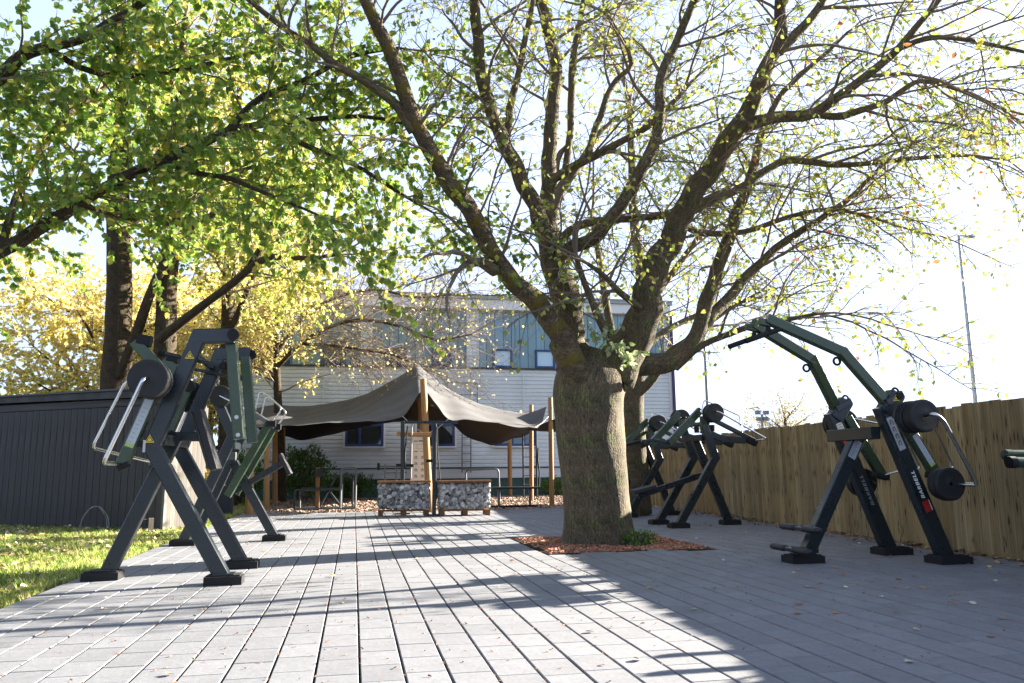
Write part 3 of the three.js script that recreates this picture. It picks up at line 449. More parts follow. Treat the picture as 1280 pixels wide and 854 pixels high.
{ const t = thing('dip_station', 'thin grey tube dip bars behind the gabion by the printed board', 'dip bars', [0.8, 0, -18.5]); part('bar_rail', pipe([V(-0.24, 1.0, 0), V(0.3, 1.0, 0)], 0.018), M.zinc, t); part('upright', [pipe([V(-0.1, 0, 0), V(-0.1, 1.05, 0)], 0.018), pipe([V(0.16, 0, 0), V(0.16, 1.0, 0)], 0.018)], M.zinc, t); part('grip_pad', box(-0.25, 1.0, 0, 0.06, 0.16, 0.06), M.rubber, t); part('lower_rail', pipe([V(-0.1, 0.85, 0), V(0.4, 0.86, 0)], 0.016), M.zinc, t); }
{ const t = thing('stall_bars', 'dark upright climbing posts with thin rungs in front of the hall wall', 'climbing frame', [5.9, 0, -25.5]); for (const x of [-0.45, 0]) part('upright', pipe([V(x, 0, 0), V(x, 2.3, 0)], 0.03), M.frame, t); for (let y = 0.4; y < 2.2; y += 0.3) part('rung', pipe([V(-0.45, y, 0), V(0, y, 0)], 0.014), M.zinc, t); part('rope', sweep([[0.05, 1.6, 0.05, 0.025], [0.02, 1.2, 0.08, 0.03], [0.08, 0.8, 0.05, 0.025], [0.06, 0.3, 0.06, 0.025]], 6), M.rubber, t); }
{ const t = thing('litter_bin', 'dark blue-grey bin standing in the grass beyond the press machine', 'bin', [-2.75, 0, -18.4]); part('bin_body', bar(V(0, 0, 0), V(0, 0.85, 0), 0.32, 0.28, V(1, 0, 0), 0.03), std(0.02, 0.03, 0.05, 0.5), t); part('bin_lid', bar(V(0, 0.85, 0), V(0, 0.93, 0), 0.35, 0.31, V(1, 0, 0), 0.03), std(0.015, 0.02, 0.03, 0.5), t); }

// ---------------------------------------------------------------- masts beyond the fence
const mMast = std(0.3, 0.32, 0.34, 0.5, { metalness: 0.3 });
{ const t = thing('floodlight_mast', 'tall slim grey lamp mast with a short arm, rising above the timber fence', 'lamp post', [30.55, -0.1, -34.05]); part('mast', sweep([[0, 0, 0, 0.12], [0, 4, 0, 0.105], [0, 8, 0, 0.085], [0, 12.8, 0, 0.06]], 12, true), mMast, t); for (let y = 2; y < 12; y += 0.9) part('step_iron', box(0.11, y, 0, 0.14, 0.03, 0.03), mMast, t); part('lamp_arm', box(0.3, 12.78, 0, 0.7, 0.06, 0.06), mMast, t); part('lamp_head', [box(0.72, 12.76, 0, 0.4, 0.09, 0.22)], std(0.25, 0.26, 0.27, 0.5), t); }
{ const t = thing('floodlight_mast', 'thin far grey mast rising behind the raised loops of a chest press machine', 'lamp post', [24.8, -0.1, -52.5]); part('mast', sweep([[0, 0, 0, 0.14], [0, 5.5, 0, 0.11], [0, 11.2, 0, 0.08]], 10, true), M.zinc, t); part('lamp_head', box(0, 11.2, 0, 1, 0.18, 0.3), M.zinc, t); }
{ const t = thing('floodlight_mast', 'short mast carrying a cluster of floodlights in front of the far bare tree', 'lamp post', [24.6, -0.1, -44.5]); part('mast', sweep([[0, 0, 0, 0.12], [0, 2.5, 0, 0.1], [0, 4.2, 0, 0.08]], 10, true), M.zinc, t); for (const [x, y] of [[-0.28, 4.3], [0.28, 4.3], [-0.2, 3.9], [0.22, 3.92]]) part('floodlight', box(x, y, 0, 0.3, 0.24, 0.2), std(0.12, 0.13, 0.15, 0.5), t); }
const PRESS_AT = [-1.6,0,-7.67], PRESS = { foot: [.549,.052,.55], knee: [-.072,1.14,.55], top: [.254,2.084,.55], beamEnd: [.545,2.098,.55], armTop: [.509,2.053,.47], armEnd: [.614,1.203,.47], legFoot: [-.507,.038,0], legTop: [.01,1.279,0], cross: [-.091,1.243,0], padBeam: [.205,1.243,0], padTop: [.186,1.478,0], padEnd: [.36,.944,0], levTop: [-.261,2.03,.55], levBend: [-.027,1.765,.55], levEnd: [-.299,.976,.55], plate: [-.062,1.678,.89], loopTop: [-.084,1.653,.99], loopEnd: [-.316,.999,.99], rodA: [-.062,1.942,.47], rodB: [.452,1.838,.47], gTop: [-.336,1.701,.47], gLow: [-.561,1.131,.47], gFar: [-.315,1.026,-.43] };
const ROW_AT = [-1.6,0,-11.24], ROW = { foot: [-.509,.049,.37], elbow: [.03,1.384,.37], top: [-.294,2.086,.37], legFoot: [.571,.052,0], legTop: [.003,1.045,0], hub: [0,1.109,0], padBeamA: [.221,.776,0], padBeamB: [.66,1.04,0], padTop: [.603,1.149,0], padEnd: [.75,.878,0], levA: [-.004,.611,.37], levB: [.478,1.542,.37], plate: [-.131,1.894,.52], rodEnd: [.034,1.81,.67], tubeA: [.289,1.678,.37], tubeB: [.551,1.5,.37], loopA: [.518,1.552,.37], loopB: [.644,1.744,.37], loopC: [.516,1.861,.37], loopD: [.348,1.987,.37] };
const PULL_AT = [5.1,0,-7.19], PULL = { foot: [.471,.046,.41], head: [-.089,1.496,.41], pivot: [.06,1.583,.41], cross: [-.139,1.241,.41], crossC: [-.059,1.259,0], legFoot: [-.761,.047,0], armA: [-.024,1.535,.41], armB: [-.363,2.041,.41], armC: [-1.091,2.385,.41], eye: [-.438,1.976,.41], gripA: [-1.351,2.136,.41], gripB: [-1.034,2.246,.41], gripC: [-.911,2.296,.41], levA: [.09,1.443,.41], levB: [.467,.808,.41], plateU: [.142,1.385,.69], plateL: [.366,.749,.69], loop1: [.152,1.398,.83], loop2: [.238,1.34,.83], loop3: [.515,.789,.83], loop4: [.526,.746,.83], in1: [.616,1.321,.24], in2: [.801,.906,.24], in3: [.75,.866,.24], in4: [.578,.876,.24], restU: [-.619,.318,0], restUa: [-.792,.322,0], restL: [-.721,.114,0], restLa: [-.909,.127,0] };
const CHEST_AT = [5.45,0,-12.1], CHEST = { foot: [-.494,.049,.41], knee: [.16,1.074,.41], top: [-.005,1.566,.41], legFoot: [.539,.05,0], legTop: [.008,1.392,0], levA: [-.609,1.34,.41], levB: [-.072,1.845,.41], plate: [.053,1.76,.73], loop1: [.037,1.777,.83], loop2: [.843,1.347,.83], loop3: [.798,1.334,.51], dlA: [.138,1.681,.41], dlB: [.852,1.337,.41], armA: [-.01,1.465,.41], armM: [.327,1.364,.41], armB: [.685,1.338,.41], up1: [.209,2.024,0], up2: [.337,2.025,0], up3: [.838,1.762,0], up4: [.832,1.656,0], gripA: [-1.35,1.267,.41], gripB: [-1.099,1.328,.41], gripC: [-.861,1.353,.41], gripD: [-.584,1.302,.41], lowA: [-.991,.481,0], lowB: [.146,.809,0] };
// ---------------------------------------------------------------- outdoor gym machines
const Zm = (p) => V(p.x, p.y, -p.z);                        // mirror to the far side of a machine
function disc(c, r, t, dir = 1, n = 28) {                   // one weight plate with raised rim and hub, axis along z
  const pr = [[0.016, 0], [0.05, 0], [0.056, -0.006], [r * 0.72, -0.006], [r * 0.78, 0], [r * 0.97, 0], [r, -t * 0.18], [r, -t * 0.82], [r * 0.97, -t], [r * 0.78, -t], [r * 0.72, -t + 0.006], [0.016, -t + 0.006]];
  const g = new THREE.LatheGeometry(pr.map((p) => new THREE.Vector2(p[0], p[1])), n); g.rotateX(Math.PI / 2 * dir); g.translate(c.x, c.y, c.z); return g;
}
function plates(parent, c, r, n, t, dir) { for (let i = 0; i < n; i++) part('weight_plate', disc(V(c.x + R(-0.003, 0.003), c.y + R(-0.003, 0.003), c.z - dir * i * (t + 0.003)), r * (i % 3 === 2 ? 0.94 : 1), t, dir), M.plate, parent); }
function footPlate(parent, p, w = 0.3, d = 0.2) { const f = part('foot_pad', [box(p.x, 0.034, p.z, w, 0.068, d), box(p.x, 0.073, p.z, w * 0.88, 0.012, d * 0.82)], M.rubber, parent); part('base_plate', box(p.x, 0.084, p.z, w * 0.55, 0.012, d * 0.72), M.frame, f); return f; }
const collar = (c, r, l) => { const g = new THREE.CylinderGeometry(r, r, l, 16); g.rotateX(Math.PI / 2); g.translate(c.x, c.y, c.z); return g; };
function sticker(parent, a, b, w, side, draw, tw, th, lift) {   // flat print on a bar face: from a (top) to b (bottom), w wide
  const d = b.clone().sub(a), n = side.clone().normalize(), s = new THREE.Vector3().crossVectors(d, n).normalize().multiplyScalar(w / 2), o = n.clone().multiplyScalar(lift);
  const q = [a.clone().sub(s), a.clone().add(s), b.clone().add(s), b.clone().sub(s)].map((p) => p.add(o));
  const g = geo(q.flatMap((p) => p.toArray()), [0, 2, 1, 0, 3, 2], [1, 1, 0, 1, 0, 0, 1, 0]);
  return part('sticker', g, new THREE.MeshStandardMaterial({ map: canvasTex(tw, th, draw), roughness: 0.5, side: THREE.DoubleSide }), parent);
}
const warn = (g, w, h) => { g.fillStyle = '#e8c93a'; g.fillRect(0, 0, w, h); g.fillStyle = '#222'; g.beginPath(); g.moveTo(w / 2, h * 0.12); g.lineTo(w * 0.9, h * 0.88); g.lineTo(w * 0.1, h * 0.88); g.fill(); g.fillStyle = '#e8c93a'; g.beginPath(); g.moveTo(w / 2, h * 0.3); g.lineTo(w * 0.74, h * 0.78); g.lineTo(w * 0.26, h * 0.78); g.fill(); g.fillStyle = '#222'; g.fillRect(w * 0.47, h * 0.44, w * 0.06, h * 0.2); };
function triSticker(parent, c, s, lift) { const g = geo([c.x - s / 2, c.y - s * 0.4, c.z + lift, c.x + s / 2, c.y - s * 0.4, c.z + lift, c.x, c.y + s * 0.5, c.z + lift], [0, 1, 2], [0, 0, 1, 0, 0.5, 1]); return part('warning_sticker', g, new THREE.MeshStandardMaterial({ map: canvasTex(64, 64, warn), roughness: 0.5, side: THREE.DoubleSide }), parent); }
const arrowSheet = (g, w, h) => { g.fillStyle = '#a9b0b6'; g.fillRect(0, 0, w, h); g.fillStyle = '#8d979e'; for (let i = 0; i < 9; i++) g.fillRect(w * 0.2, h * (0.2 + i * 0.085), w * (0.3 + 0.3 * hash(i)), h * 0.02); g.fillStyle = '#9fb06a'; g.fillRect(0, h * 0.92, w, h * 0.08); };
const pictoSheet = (g, w, h) => { g.fillStyle = '#9ca2a7'; g.fillRect(0, 0, w, h); g.fillStyle = '#3a2c34'; g.fillRect(0, 0, w, h * 0.1); for (let i = 0; i < 4; i++) { g.fillRect(w * 0.28, h * (0.2 + i * 0.19), w * 0.12, h * 0.1); g.fillRect(w * 0.36, h * (0.18 + i * 0.19), w * 0.3, h * 0.03); g.fillRect(w * 0.6, h * (0.2 + i * 0.19), w * 0.1, h * 0.12); } };
const redSheet = (g, w, h) => { g.fillStyle = '#d6cdbd'; g.fillRect(0, 0, w, h * 0.45); g.fillStyle = '#8a7f72'; for (let i = 0; i < 5; i++) g.fillRect(w * 0.15, h * (0.05 + i * 0.08), w * 0.7, h * 0.02); g.fillStyle = '#c9501e'; g.fillRect(0, h * 0.45, w, h * 0.25); g.fillStyle = '#a8201d'; g.fillRect(0, h * 0.7, w, h * 0.3); g.fillStyle = '#e9e2dc'; g.fillRect(w * 0.25, h * 0.76, w * 0.5, h * 0.1); };
const barbell = (g, w, h) => { g.fillStyle = '#14191c'; g.fillRect(0, 0, w, h); g.save(); g.translate(w * 0.5, h * 0.7); g.rotate(-Math.PI / 2); g.fillStyle = '#f0f0ee'; g.font = 'italic bold ' + (w * 0.5 | 0) + 'px sans-serif'; g.textAlign = 'left'; g.textBaseline = 'middle'; g.fillText('BARBELL', 0, 0); g.restore(); g.fillStyle = '#a81f24'; g.fillRect(w * 0.15, h * 0.74, w * 0.7, h * 0.24); g.fillStyle = '#e8e4e0'; g.fillRect(w * 0.86, h * 0.74, w * 0.08, h * 0.24); };

// standing press next to the lawn
function makePress() {
  const P = {}; for (const k in PRESS) P[k] = A3(PRESS[k]);
  const t = thing('press_machine', 'dark steel press machine with two hanging green arms standing beside the lawn', 'gym machine', PRESS_AT);
  for (const s of [1, -1]) {
    const m = (p) => V(p.x, p.y, p.z * s), z = 0.55 * s;
    const fr = part('side_frame', barPath([P.foot, P.knee, P.top, P.beamEnd].map(m), 0.1, 0.125), M.frame, t);
    part('weld_seam', [box(P.knee.x - 0.05, P.knee.y, z + 0.051 * s, 0.02, 0.1, 0.004)], M.bolt, fr);
    const arm = part('hanging_arm', [bar(m(P.armTop), m(P.armEnd), 0.1, 0.095)], M.green, t);
    part('pivot_cap', collar(V(P.beamEnd.x, P.beamEnd.y, z + 0.06 * s), 0.05, 0.05), M.rubber, t);
    for (const k of [0.78, 0.96]) { const c = P.armTop.clone().lerp(P.armEnd, k); part('bolt', collar(V(c.x, c.y, (P.armTop.z + 0.052) * s), 0.018, 0.012), M.bolt, arm); }
    const lv = part('lever', barPath([P.levTop, P.levBend, P.levEnd].map(m), 0.08, 0.1), M.green, t);
    part('lever_cap', bar(m(P.levTop).add(V(0.02, 0.02, 0)), m(P.levTop).add(V(0.13, 0.0, 0)), 0.085, 0.09), M.rubber, lv);
    part('pivot_cap', collar(m(V(P.levBend.x, P.levBend.y, 0.55)), 0.06, 0.14), M.rubber, lv);
    part('end_clamp', [bar(m(P.levEnd).add(V(-0.02, -0.02, 0)), m(P.levEnd).add(V(0.06, 0.02, 0)), 0.1, 0.05)], M.rubber, lv);
    plates(t, V(P.plate.x, P.plate.y, P.plate.z * s), 0.158, 4, 0.05, s);
    part('loading_loop', pipe([m(V(P.plate.x, P.plate.y, 0.55)), m(V(P.loopTop.x + 0.02, P.loopTop.y + 0.02, 0.985)), m(P.loopEnd), m(V(P.levEnd.x, P.levEnd.y + 0.02, 0.55))], 0.017, 0.05), M.steel, t);
    part('push_rod', pipe([m(P.rodA), m(P.rodB)], 0.016), M.frame, t);
    part('rod_knob', [new THREE.SphereGeometry(0.035, 12, 8).translate(P.rodA.x, P.rodA.y, P.rodA.z * s), new THREE.SphereGeometry(0.04, 12, 8).translate(P.rodB.x, P.rodB.y, P.rodB.z * s)], M.rubber, t);
    part('lever_bracket', bar(m(P.knee).add(V(-0.02, 0.02, 0)), m(P.knee).add(V(-0.17, 0.02, 0)), 0.06, 0.05), M.rubber, t);
    footPlate(t, V(P.foot.x + 0.01, 0, z));
    triSticker(t, V(P.knee.x - 0.01, P.knee.y + 0.06, z), 0.075, 0.054 * s);
    const c = P.knee.clone().lerp(P.top, 0.82); triSticker(t, V(c.x, c.y, z), 0.075, 0.054 * s);
    if (s > 0) { const a = P.levEnd.clone().lerp(P.levBend, 0.72), b = P.levEnd.clone().lerp(P.levBend, 0.2); a.z = b.z = 0.55; sticker(t, a, b, 0.07, V(0, 0, 1), arrowSheet, 48, 256, 0.043); }
  }
  part('single_leg', bar(P.legFoot, P.legTop, 0.1, 0.125), M.frame, t); footPlate(t, V(P.legFoot.x - 0.03, 0, 0));
  part('cross_tube', bar(V(P.knee.x + 0.04, 1.2, 0.5), V(P.knee.x + 0.04, 1.2, -0.5), 0.09, 0.09, V(1, 0, 0)), M.frame, t);
  part('top_tube', bar(V(P.levBend.x + 0.22, 1.95, 0.5), V(P.levBend.x + 0.22, 1.95, -0.5), 0.05, 0.05, V(1, 0, 0)), M.frame, t);
  part('link_bracket', bar(V(P.cross.x - 0.01, P.cross.y + 0.09, 0.1), V(P.cross.x - 0.03, P.cross.y - 0.02, 0.1), 0.12, 0.1), M.zinc, t);
  part('pad_beam', bar(P.cross, P.padBeam, 0.08, 0.085), M.frame, t);
  const pad = part('back_pad', bar(P.padTop, P.padEnd, 0.26, 0.07), M.pad, t);
  part('pad_board', bar(P.padTop.clone().add(V(-0.045, -0.005, 0)), P.padEnd.clone().add(V(-0.045, 0.005, 0)), 0.24, 0.028), M.frame, pad);
  part('guard_loop', pipe([V(-0.12, 1.73, 0.47), P.gTop, P.gLow, P.gFar], 0.013, 0.06), M.steel, t);
  return t;
}
// rowing machine behind it
function makeRow() {
  const P = {}; for (const k in ROW) P[k] = A3(ROW[k]);
  const t = thing('rowing_machine', 'dark steel rowing machine with tilted chest pad and green levers next to the tent', 'gym machine', ROW_AT);
  for (const s of [1, -1]) {
    const m = (p) => V(p.x, p.y, p.z * s), z = 0.37 * s;
    part('side_frame', barPath([P.foot, P.elbow, P.top].map(m), 0.1, 0.125), M.frame, t);
    footPlate(t, V(P.foot.x, 0, z));
    const lv = part('lever', bar(m(P.levA), m(P.levB), 0.08, 0.1), M.green, t);
    part('end_clamp', bar(m(P.levB).add(V(-0.03, 0, 0)), m(P.levB).add(V(0.09, 0, 0)), 0.1, 0.08), M.rubber, lv);
    plates(t, V(P.plate.x, P.plate.y, P.plate.z * s), 0.14, 3, 0.04, s);
    part('loading_pin', pipe([m(P.plate), m(P.rodEnd)], 0.014), M.steel, t);
    part('lever_tube', bar(m(P.tubeA), m(P.tubeB), 0.05, 0.06), M.zinc, t);
    part('loading_loop', pipe([m(P.loopA), m(P.loopB), m(P.loopC), m(P.loopD), m(P.tubeA)], 0.012, 0.06), M.steel, t);
  }
  part('single_leg', bar(P.legFoot, P.legTop, 0.1, 0.12), M.frame, t); footPlate(t, V(P.legFoot.x, 0, 0));
  part('cross_tube', bar(V(P.elbow.x - 0.02, P.elbow.y - 0.12, 0.35), V(P.elbow.x - 0.02, P.elbow.y - 0.12, -0.35), 0.09, 0.09, V(1, 0, 0)), M.frame, t);
  part('link_bracket', bar(P.hub.clone().add(V(-0.1, 0.02, 0)), P.hub.clone().add(V(0.03, 0.02, 0)), 0.12, 0.1), M.zinc, t);
  part('pad_beam', bar(P.padBeamA.clone().add(V(-0.2, -0.12, 0)), P.padBeamB, 0.07, 0.085), M.frame, t);
  part('chest_pad', bar(P.padTop, P.padEnd, 0.26, 0.06), M.pad, t);
  return t;
}
// high pull machine by the fence
function makePull() {
  const P = {}; for (const k in PULL) P[k] = A3(PULL[k]);
  const t = thing('pulldown_machine', 'tall pulldown machine with two long bent green arms in front of the fence', 'gym machine', PULL_AT);
  for (const s of [1, -1]) {
    const m = (p, z) => V(p.x, p.y, (z ?? p.z) * s), z = 0.41 * s;
    const leg = part('rear_leg', bar(m(P.foot), m(P.head), 0.1, 0.15), M.frame, t); footPlate(t, V(P.foot.x + 0.03, 0, z), 0.34, 0.24);
    const d = P.head.clone().sub(P.foot).normalize();
    part('head_bracket', [bar(m(P.head.clone().addScaledVector(d, -0.08)), m(P.pivot.clone().add(V(0.02, 0.03, 0))), 0.13, 0.15), bar(m(P.pivot.clone().add(V(-0.12, -0.06, 0))), m(P.pivot.clone().add(V(0.06, 0.03, 0))), 0.145, 0.075)], M.frame, leg);
    part('pivot_cap', collar(m(P.pivot.clone().add(V(0.01, 0.01, 0))).add(V(0, 0, 0.08 * s)), 0.035, 0.03), M.rubber, leg);
    const A = [m(P.armA), m(V(P.armB.x, P.armB.y, 0), 0.27), m(V(P.armC.x, P.armC.y, 0), 0.14)];
    A[1].x -= 0.0; const side = V(0, 0, 1);
    const arm = part('pull_arm', barPath(A, 0.085, 0.1, side), M.green, t);
    const eye = new THREE.TorusGeometry(0.036, 0.012, 8, 16); eye.translate(A[1].x - 0.07, A[1].y - 0.09, A[1].z); part('eyelet', eye, M.rubber, arm);
    const eye2 = new THREE.TorusGeometry(0.034, 0.011, 8, 16); eye2.translate(P.pivot.x + 0.03, P.pivot.y + 0.06, z * 0.98); part('eyelet', eye2, M.rubber, arm);
    part('grip', [pipe([A[2].clone().add(V(0.02, -0.06, 0)), A[2].clone().add(V(0.0, -0.14, 0)), A[2].clone().add(V(0.0, -0.15, 0.06 * s))], 0.022, 0.03), pipe([A[2].clone().add(V(-0.26, -0.24, 0.04 * s)), A[2].clone().add(V(0.14, -0.1, 0.04 * s))], 0.026)], M.rubber, arm);
    part('end_cap', bar(A[2].clone().add(V(0.03, -0.05, 0)), A[2].clone().add(V(-0.08, -0.03, 0)), 0.05, 0.07), M.green, arm);
    const lv = part('lever', bar(m(P.levA), m(P.levB), 0.08, 0.1), M.green, t);
    part('end_clamp', bar(m(P.levB).add(V(-0.1, 0.03, 0)), m(P.levB).add(V(0.05, -0.01, 0)), 0.1, 0.06), M.rubber, lv);
    plates(t, V(P.plateU.x, P.plateU.y, 0.72 * s), 0.155, 5, 0.042, s);
    plates(t, V(P.plateL.x, P.plateL.y, 0.7 * s), 0.155, 3, 0.045, s);
    part('loading_loop', pipe([V(P.plateU.x - 0.01, P.plateU.y, z), m(P.loop1), m(P.loop2), m(P.loop3), m(P.loop4), V(P.plateL.x, P.plateL.y, z)], 0.019, 0.06), M.steel, t);
    part('guard_loop', pipe([m(P.levA).add(V(0.06, -0.02, -0.06 * s)), m(P.in1), m(P.in2), m(P.in3), m(P.in4), m(P.levB).add(V(0, 0.02, -0.05 * s))], 0.011, 0.06), M.steel, t);
    const c = m(P.pivot.clone().add(V(-0.03, -0.01, 0))); triSticker(t, V(c.x, c.y, c.z), 0.07, 0.075 * s);
    if (s > 0) {
      const u = (k) => { const p = P.foot.clone().lerp(P.head, k); p.z = z; return p; };
      sticker(t, u(0.95), u(0.71), 0.075, V(0, 0, 1), pictoSheet, 64, 256, 0.054);
      sticker(t, u(0.59), u(0.3), 0.1, V(0, 0, 1), barbell, 96, 320, 0.054);
      const a = P.levA.clone().lerp(P.levB, 0.35), b = P.levA.clone().lerp(P.levB, 0.82); sticker(t, a, b, 0.06, V(0, 0, 1), arrowSheet, 48, 256, 0.043);
    } else {
      const u = (k) => { const p = P.foot.clone().lerp(P.head, k); p.z = z; return p; };
      sticker(t, u(0.92), u(0.7), 0.075, V(0, 0, 1), redSheet, 64, 256, 0.054);
      sticker(t, u(0.6), u(0.3), 0.085, V(0, 0, 1), (g, w, h) => { g.fillStyle = '#14191c'; g.fillRect(0, 0, w, h); g.save(); g.translate(w * 0.5, h * 0.95); g.rotate(-Math.PI / 2); g.fillStyle = '#7d8488'; g.font = 'italic bold ' + (w * 0.6 | 0) + 'px sans-serif'; g.textBaseline = 'middle'; g.fillText('BARBELL', 0, 0); g.restore(); }, 96, 320, 0.054);
    }
  }
  part('cross_tube', bar(V(P.cross.x, P.cross.y, 0.37), V(P.cross.x, P.cross.y, -0.37), 0.1, 0.12, V(1, 0, 0)), M.frame, t);
  const fl = part('front_leg', barPath([P.legFoot, P.crossC.clone().add(V(-0.02, -0.04, 0)), V(P.cross.x + 0.02, P.cross.y, 0)], 0.1, 0.13), M.frame, t); footPlate(t, V(P.legFoot.x - 0.02, 0, 0), 0.34, 0.22);
  { const a = P.legFoot.clone().lerp(P.crossC, 0.93), b = P.legFoot.clone().lerp(P.crossC, 0.79); sticker(fl, a, b, 0.085, V(0, 0, 1), (g, w, h) => { g.fillStyle = '#989ea6'; g.fillRect(0, 0, w, h); g.fillStyle = '#555a66'; for (let i = 0; i < 10; i++) g.fillRect(w * 0.1, h * (0.06 + i * 0.09), w * (0.4 + 0.4 * hash(i + 4)), h * 0.03); }, 96, 128, 0.054); }
  for (const [a, b] of [[P.restU, P.restUa], [P.restL, P.restLa]]) {
    const r = part('foot_rest', [bar(a.clone().add(V(0.1, 0, 0)), b.clone().add(V(0.02, 0, 0)), 0.05, 0.06), bar(V(b.x, b.y, -0.33), V(b.x, b.y, 0.33), 0.05, 0.04, V(1, 0, 0))], M.frame, t);
    for (const s of [1, -1]) { const g = new THREE.CapsuleGeometry(0.042, 0.2, 4, 14); g.rotateX(Math.PI / 2); g.scale(1.2, 0.75, 1); g.translate(b.x, b.y + 0.004, s * 0.2); part('foot_roller', g, M.pad, r); }
  }
  return t;
}
// chest press machines further back
function makeChest(at, label, group) {
  const P = {}; for (const k in CHEST) P[k] = A3(CHEST[k]);
  const t = thing('chest_press_machine', label, 'gym machine', at, 0, group);
  for (const s of [1, -1]) {
    const m = (p, z) => V(p.x, p.y, (z ?? p.z) * s), z = 0.41 * s;
    part('side_frame', barPath([P.foot, P.knee, P.top].map((p) => m(p)), 0.1, 0.12), M.frame, t); footPlate(t, V(P.foot.x - 0.01, 0, z));
    part('lever', [bar(m(P.levA), m(P.levB), 0.1, 0.05), bar(m(P.levA).add(V(0, -0.05, 0.045 * s)), m(P.levB).add(V(0, -0.05, 0.045 * s)), 0.012, 0.09), bar(m(P.levA).add(V(0, -0.05, -0.045 * s)), m(P.levB).add(V(0, -0.05, -0.045 * s)), 0.012, 0.09)], M.green, t);
    plates(t, V(P.plate.x, P.plate.y, P.plate.z * s), 0.148, 4, 0.045, s);
    part('loading_loop', pipe([V(P.plate.x, P.plate.y, z), m(P.loop1), m(P.loop2), m(P.loop3), m(P.dlB)], 0.013, 0.05), M.steel, t);
    const w = part('weight_lever', bar(m(P.dlA), m(P.dlB), 0.06, 0.07), M.frame, t);
    part('end_clamp', bar(m(P.dlB).add(V(-0.12, 0.03, 0)), m(P.dlB).add(V(0.03, -0.04, 0)), 0.09, 0.11), M.rubber, w);
    part('carrier_arm', barPath([P.armA, P.armM, P.armB].map((p) => m(p)), 0.07, 0.1), M.frame, t);
    part('stop_buffer', [new THREE.CylinderGeometry(0.05, 0.045, 0.1, 14).translate(P.armA.x + 0.2, P.armA.y + 0.08, z * 0.7)], M.rubber, t);
    part('grip_frame', [bar(m(P.gripB), m(P.gripC), 0.04, 0.045), bar(m(P.gripC), m(P.gripD), 0.04, 0.045), bar(m(P.gripD), m(P.levA), 0.05, 0.05)], M.frame, t);
    part('grip', pipe([m(P.gripA), m(P.gripB)], 0.026), M.rubber, t);
    part('upright', bar(m(P.armA), m(P.levB).add(V(0.06, -0.12, 0)), 0.07, 0.1), M.green, t);
  }
  part('single_leg', bar(P.legFoot, P.legTop, 0.1, 0.12), M.frame, t); footPlate(t, V(P.legFoot.x + 0.02, 0, 0));
  part('cross_tube', bar(V(P.legTop.x, P.legTop.y, 0.38), V(P.legTop.x, P.legTop.y, -0.38), 0.09, 0.1, V(1, 0, 0)), M.frame, t);
  part('axle', pipe([V(0.06, 1.62, 0.42), V(0.06, 1.62, -0.42)], 0.035), M.green, t);
  part('seat_beam', bar(P.lowA, P.lowB, 0.07, 0.09), M.frame, t);
  part('seat', bar(P.lowA.clone().add(V(-0.1, 0.06, 0)), P.lowA.clone().add(V(0.25, 0.14, 0)), 0.3, 0.06), M.pad, t);
  part('guard_loop', pipe([V(P.up1.x - 0.06, 1.8, 0), P.up1, P.up3, P.up4, V(P.up4.x - 0.05, 1.36, 0.2)], 0.011, 0.05), M.steel, t);
  return t;
}
makePress(); makeRow(); makePull();
makeChest(CHEST_AT, 'black chest press machine with stacked weights under its raised lever beside the fence', 'chest press machines along the fence');
makeChest([5.6, 0, -14.8], 'black chest press machine half hidden behind the big trunk next to the fence', 'chest press machines along the fence');
{ // machine that stands just past the right edge, two green tubes reach into view
  const t = thing('bench_press_machine', 'gym machine with two short green tubes with black caps jutting out before the fence', 'gym machine', [5.15, 0, -3.5]);
  for (const s of [1, -1]) {
    const z = 0.42 * s;
    part('side_frame', barPath([V(-0.45, 0.05, z), V(0.15, 1.1, z), V(-0.05, 1.62, z)], 0.1, 0.12), M.frame, t); footPlate(t, V(-0.46, 0, z));
    plates(t, V(0.12, 1.3, z * 1.75), 0.15, 4, 0.045, s);
    part('loading_loop', pipe([V(0.12, 1.3, z), V(0.12, 1.3, z * 2), V(0.42, 0.78, z * 2), V(0.4, 0.78, z)], 0.014, 0.05), M.steel, t);
    part('lever', bar(V(0.1, 1.34, z), V(0.42, 0.74, z), 0.08, 0.1), M.green, t);
  }
  part('single_leg', bar(V(0.55, 0.05, 0), V(0.02, 1.35, 0), 0.1, 0.12), M.frame, t); footPlate(t, V(0.56, 0, 0));
  part('cross_tube', bar(V(0.05, 1.32, 0.38), V(0.05, 1.32, -0.38), 0.09, 0.1, V(1, 0, 0)), M.frame, t);
  F_TUBES.forEach(([a, b, c], i) => { const h = part('grip_tube', pipe([A3(a), A3(b), V(0.05, 1.25, i ? -0.2 : 0.2)], 0.035, 0.12, 12), M.green, t); part('grip_cap', pipe([A3(a).add(V(-0.012, 0, 0)), A3(a).add(V(0.03, 0, 0))], 0.038, 0.01, 12), i ? M.green : M.rubber, h); });
}
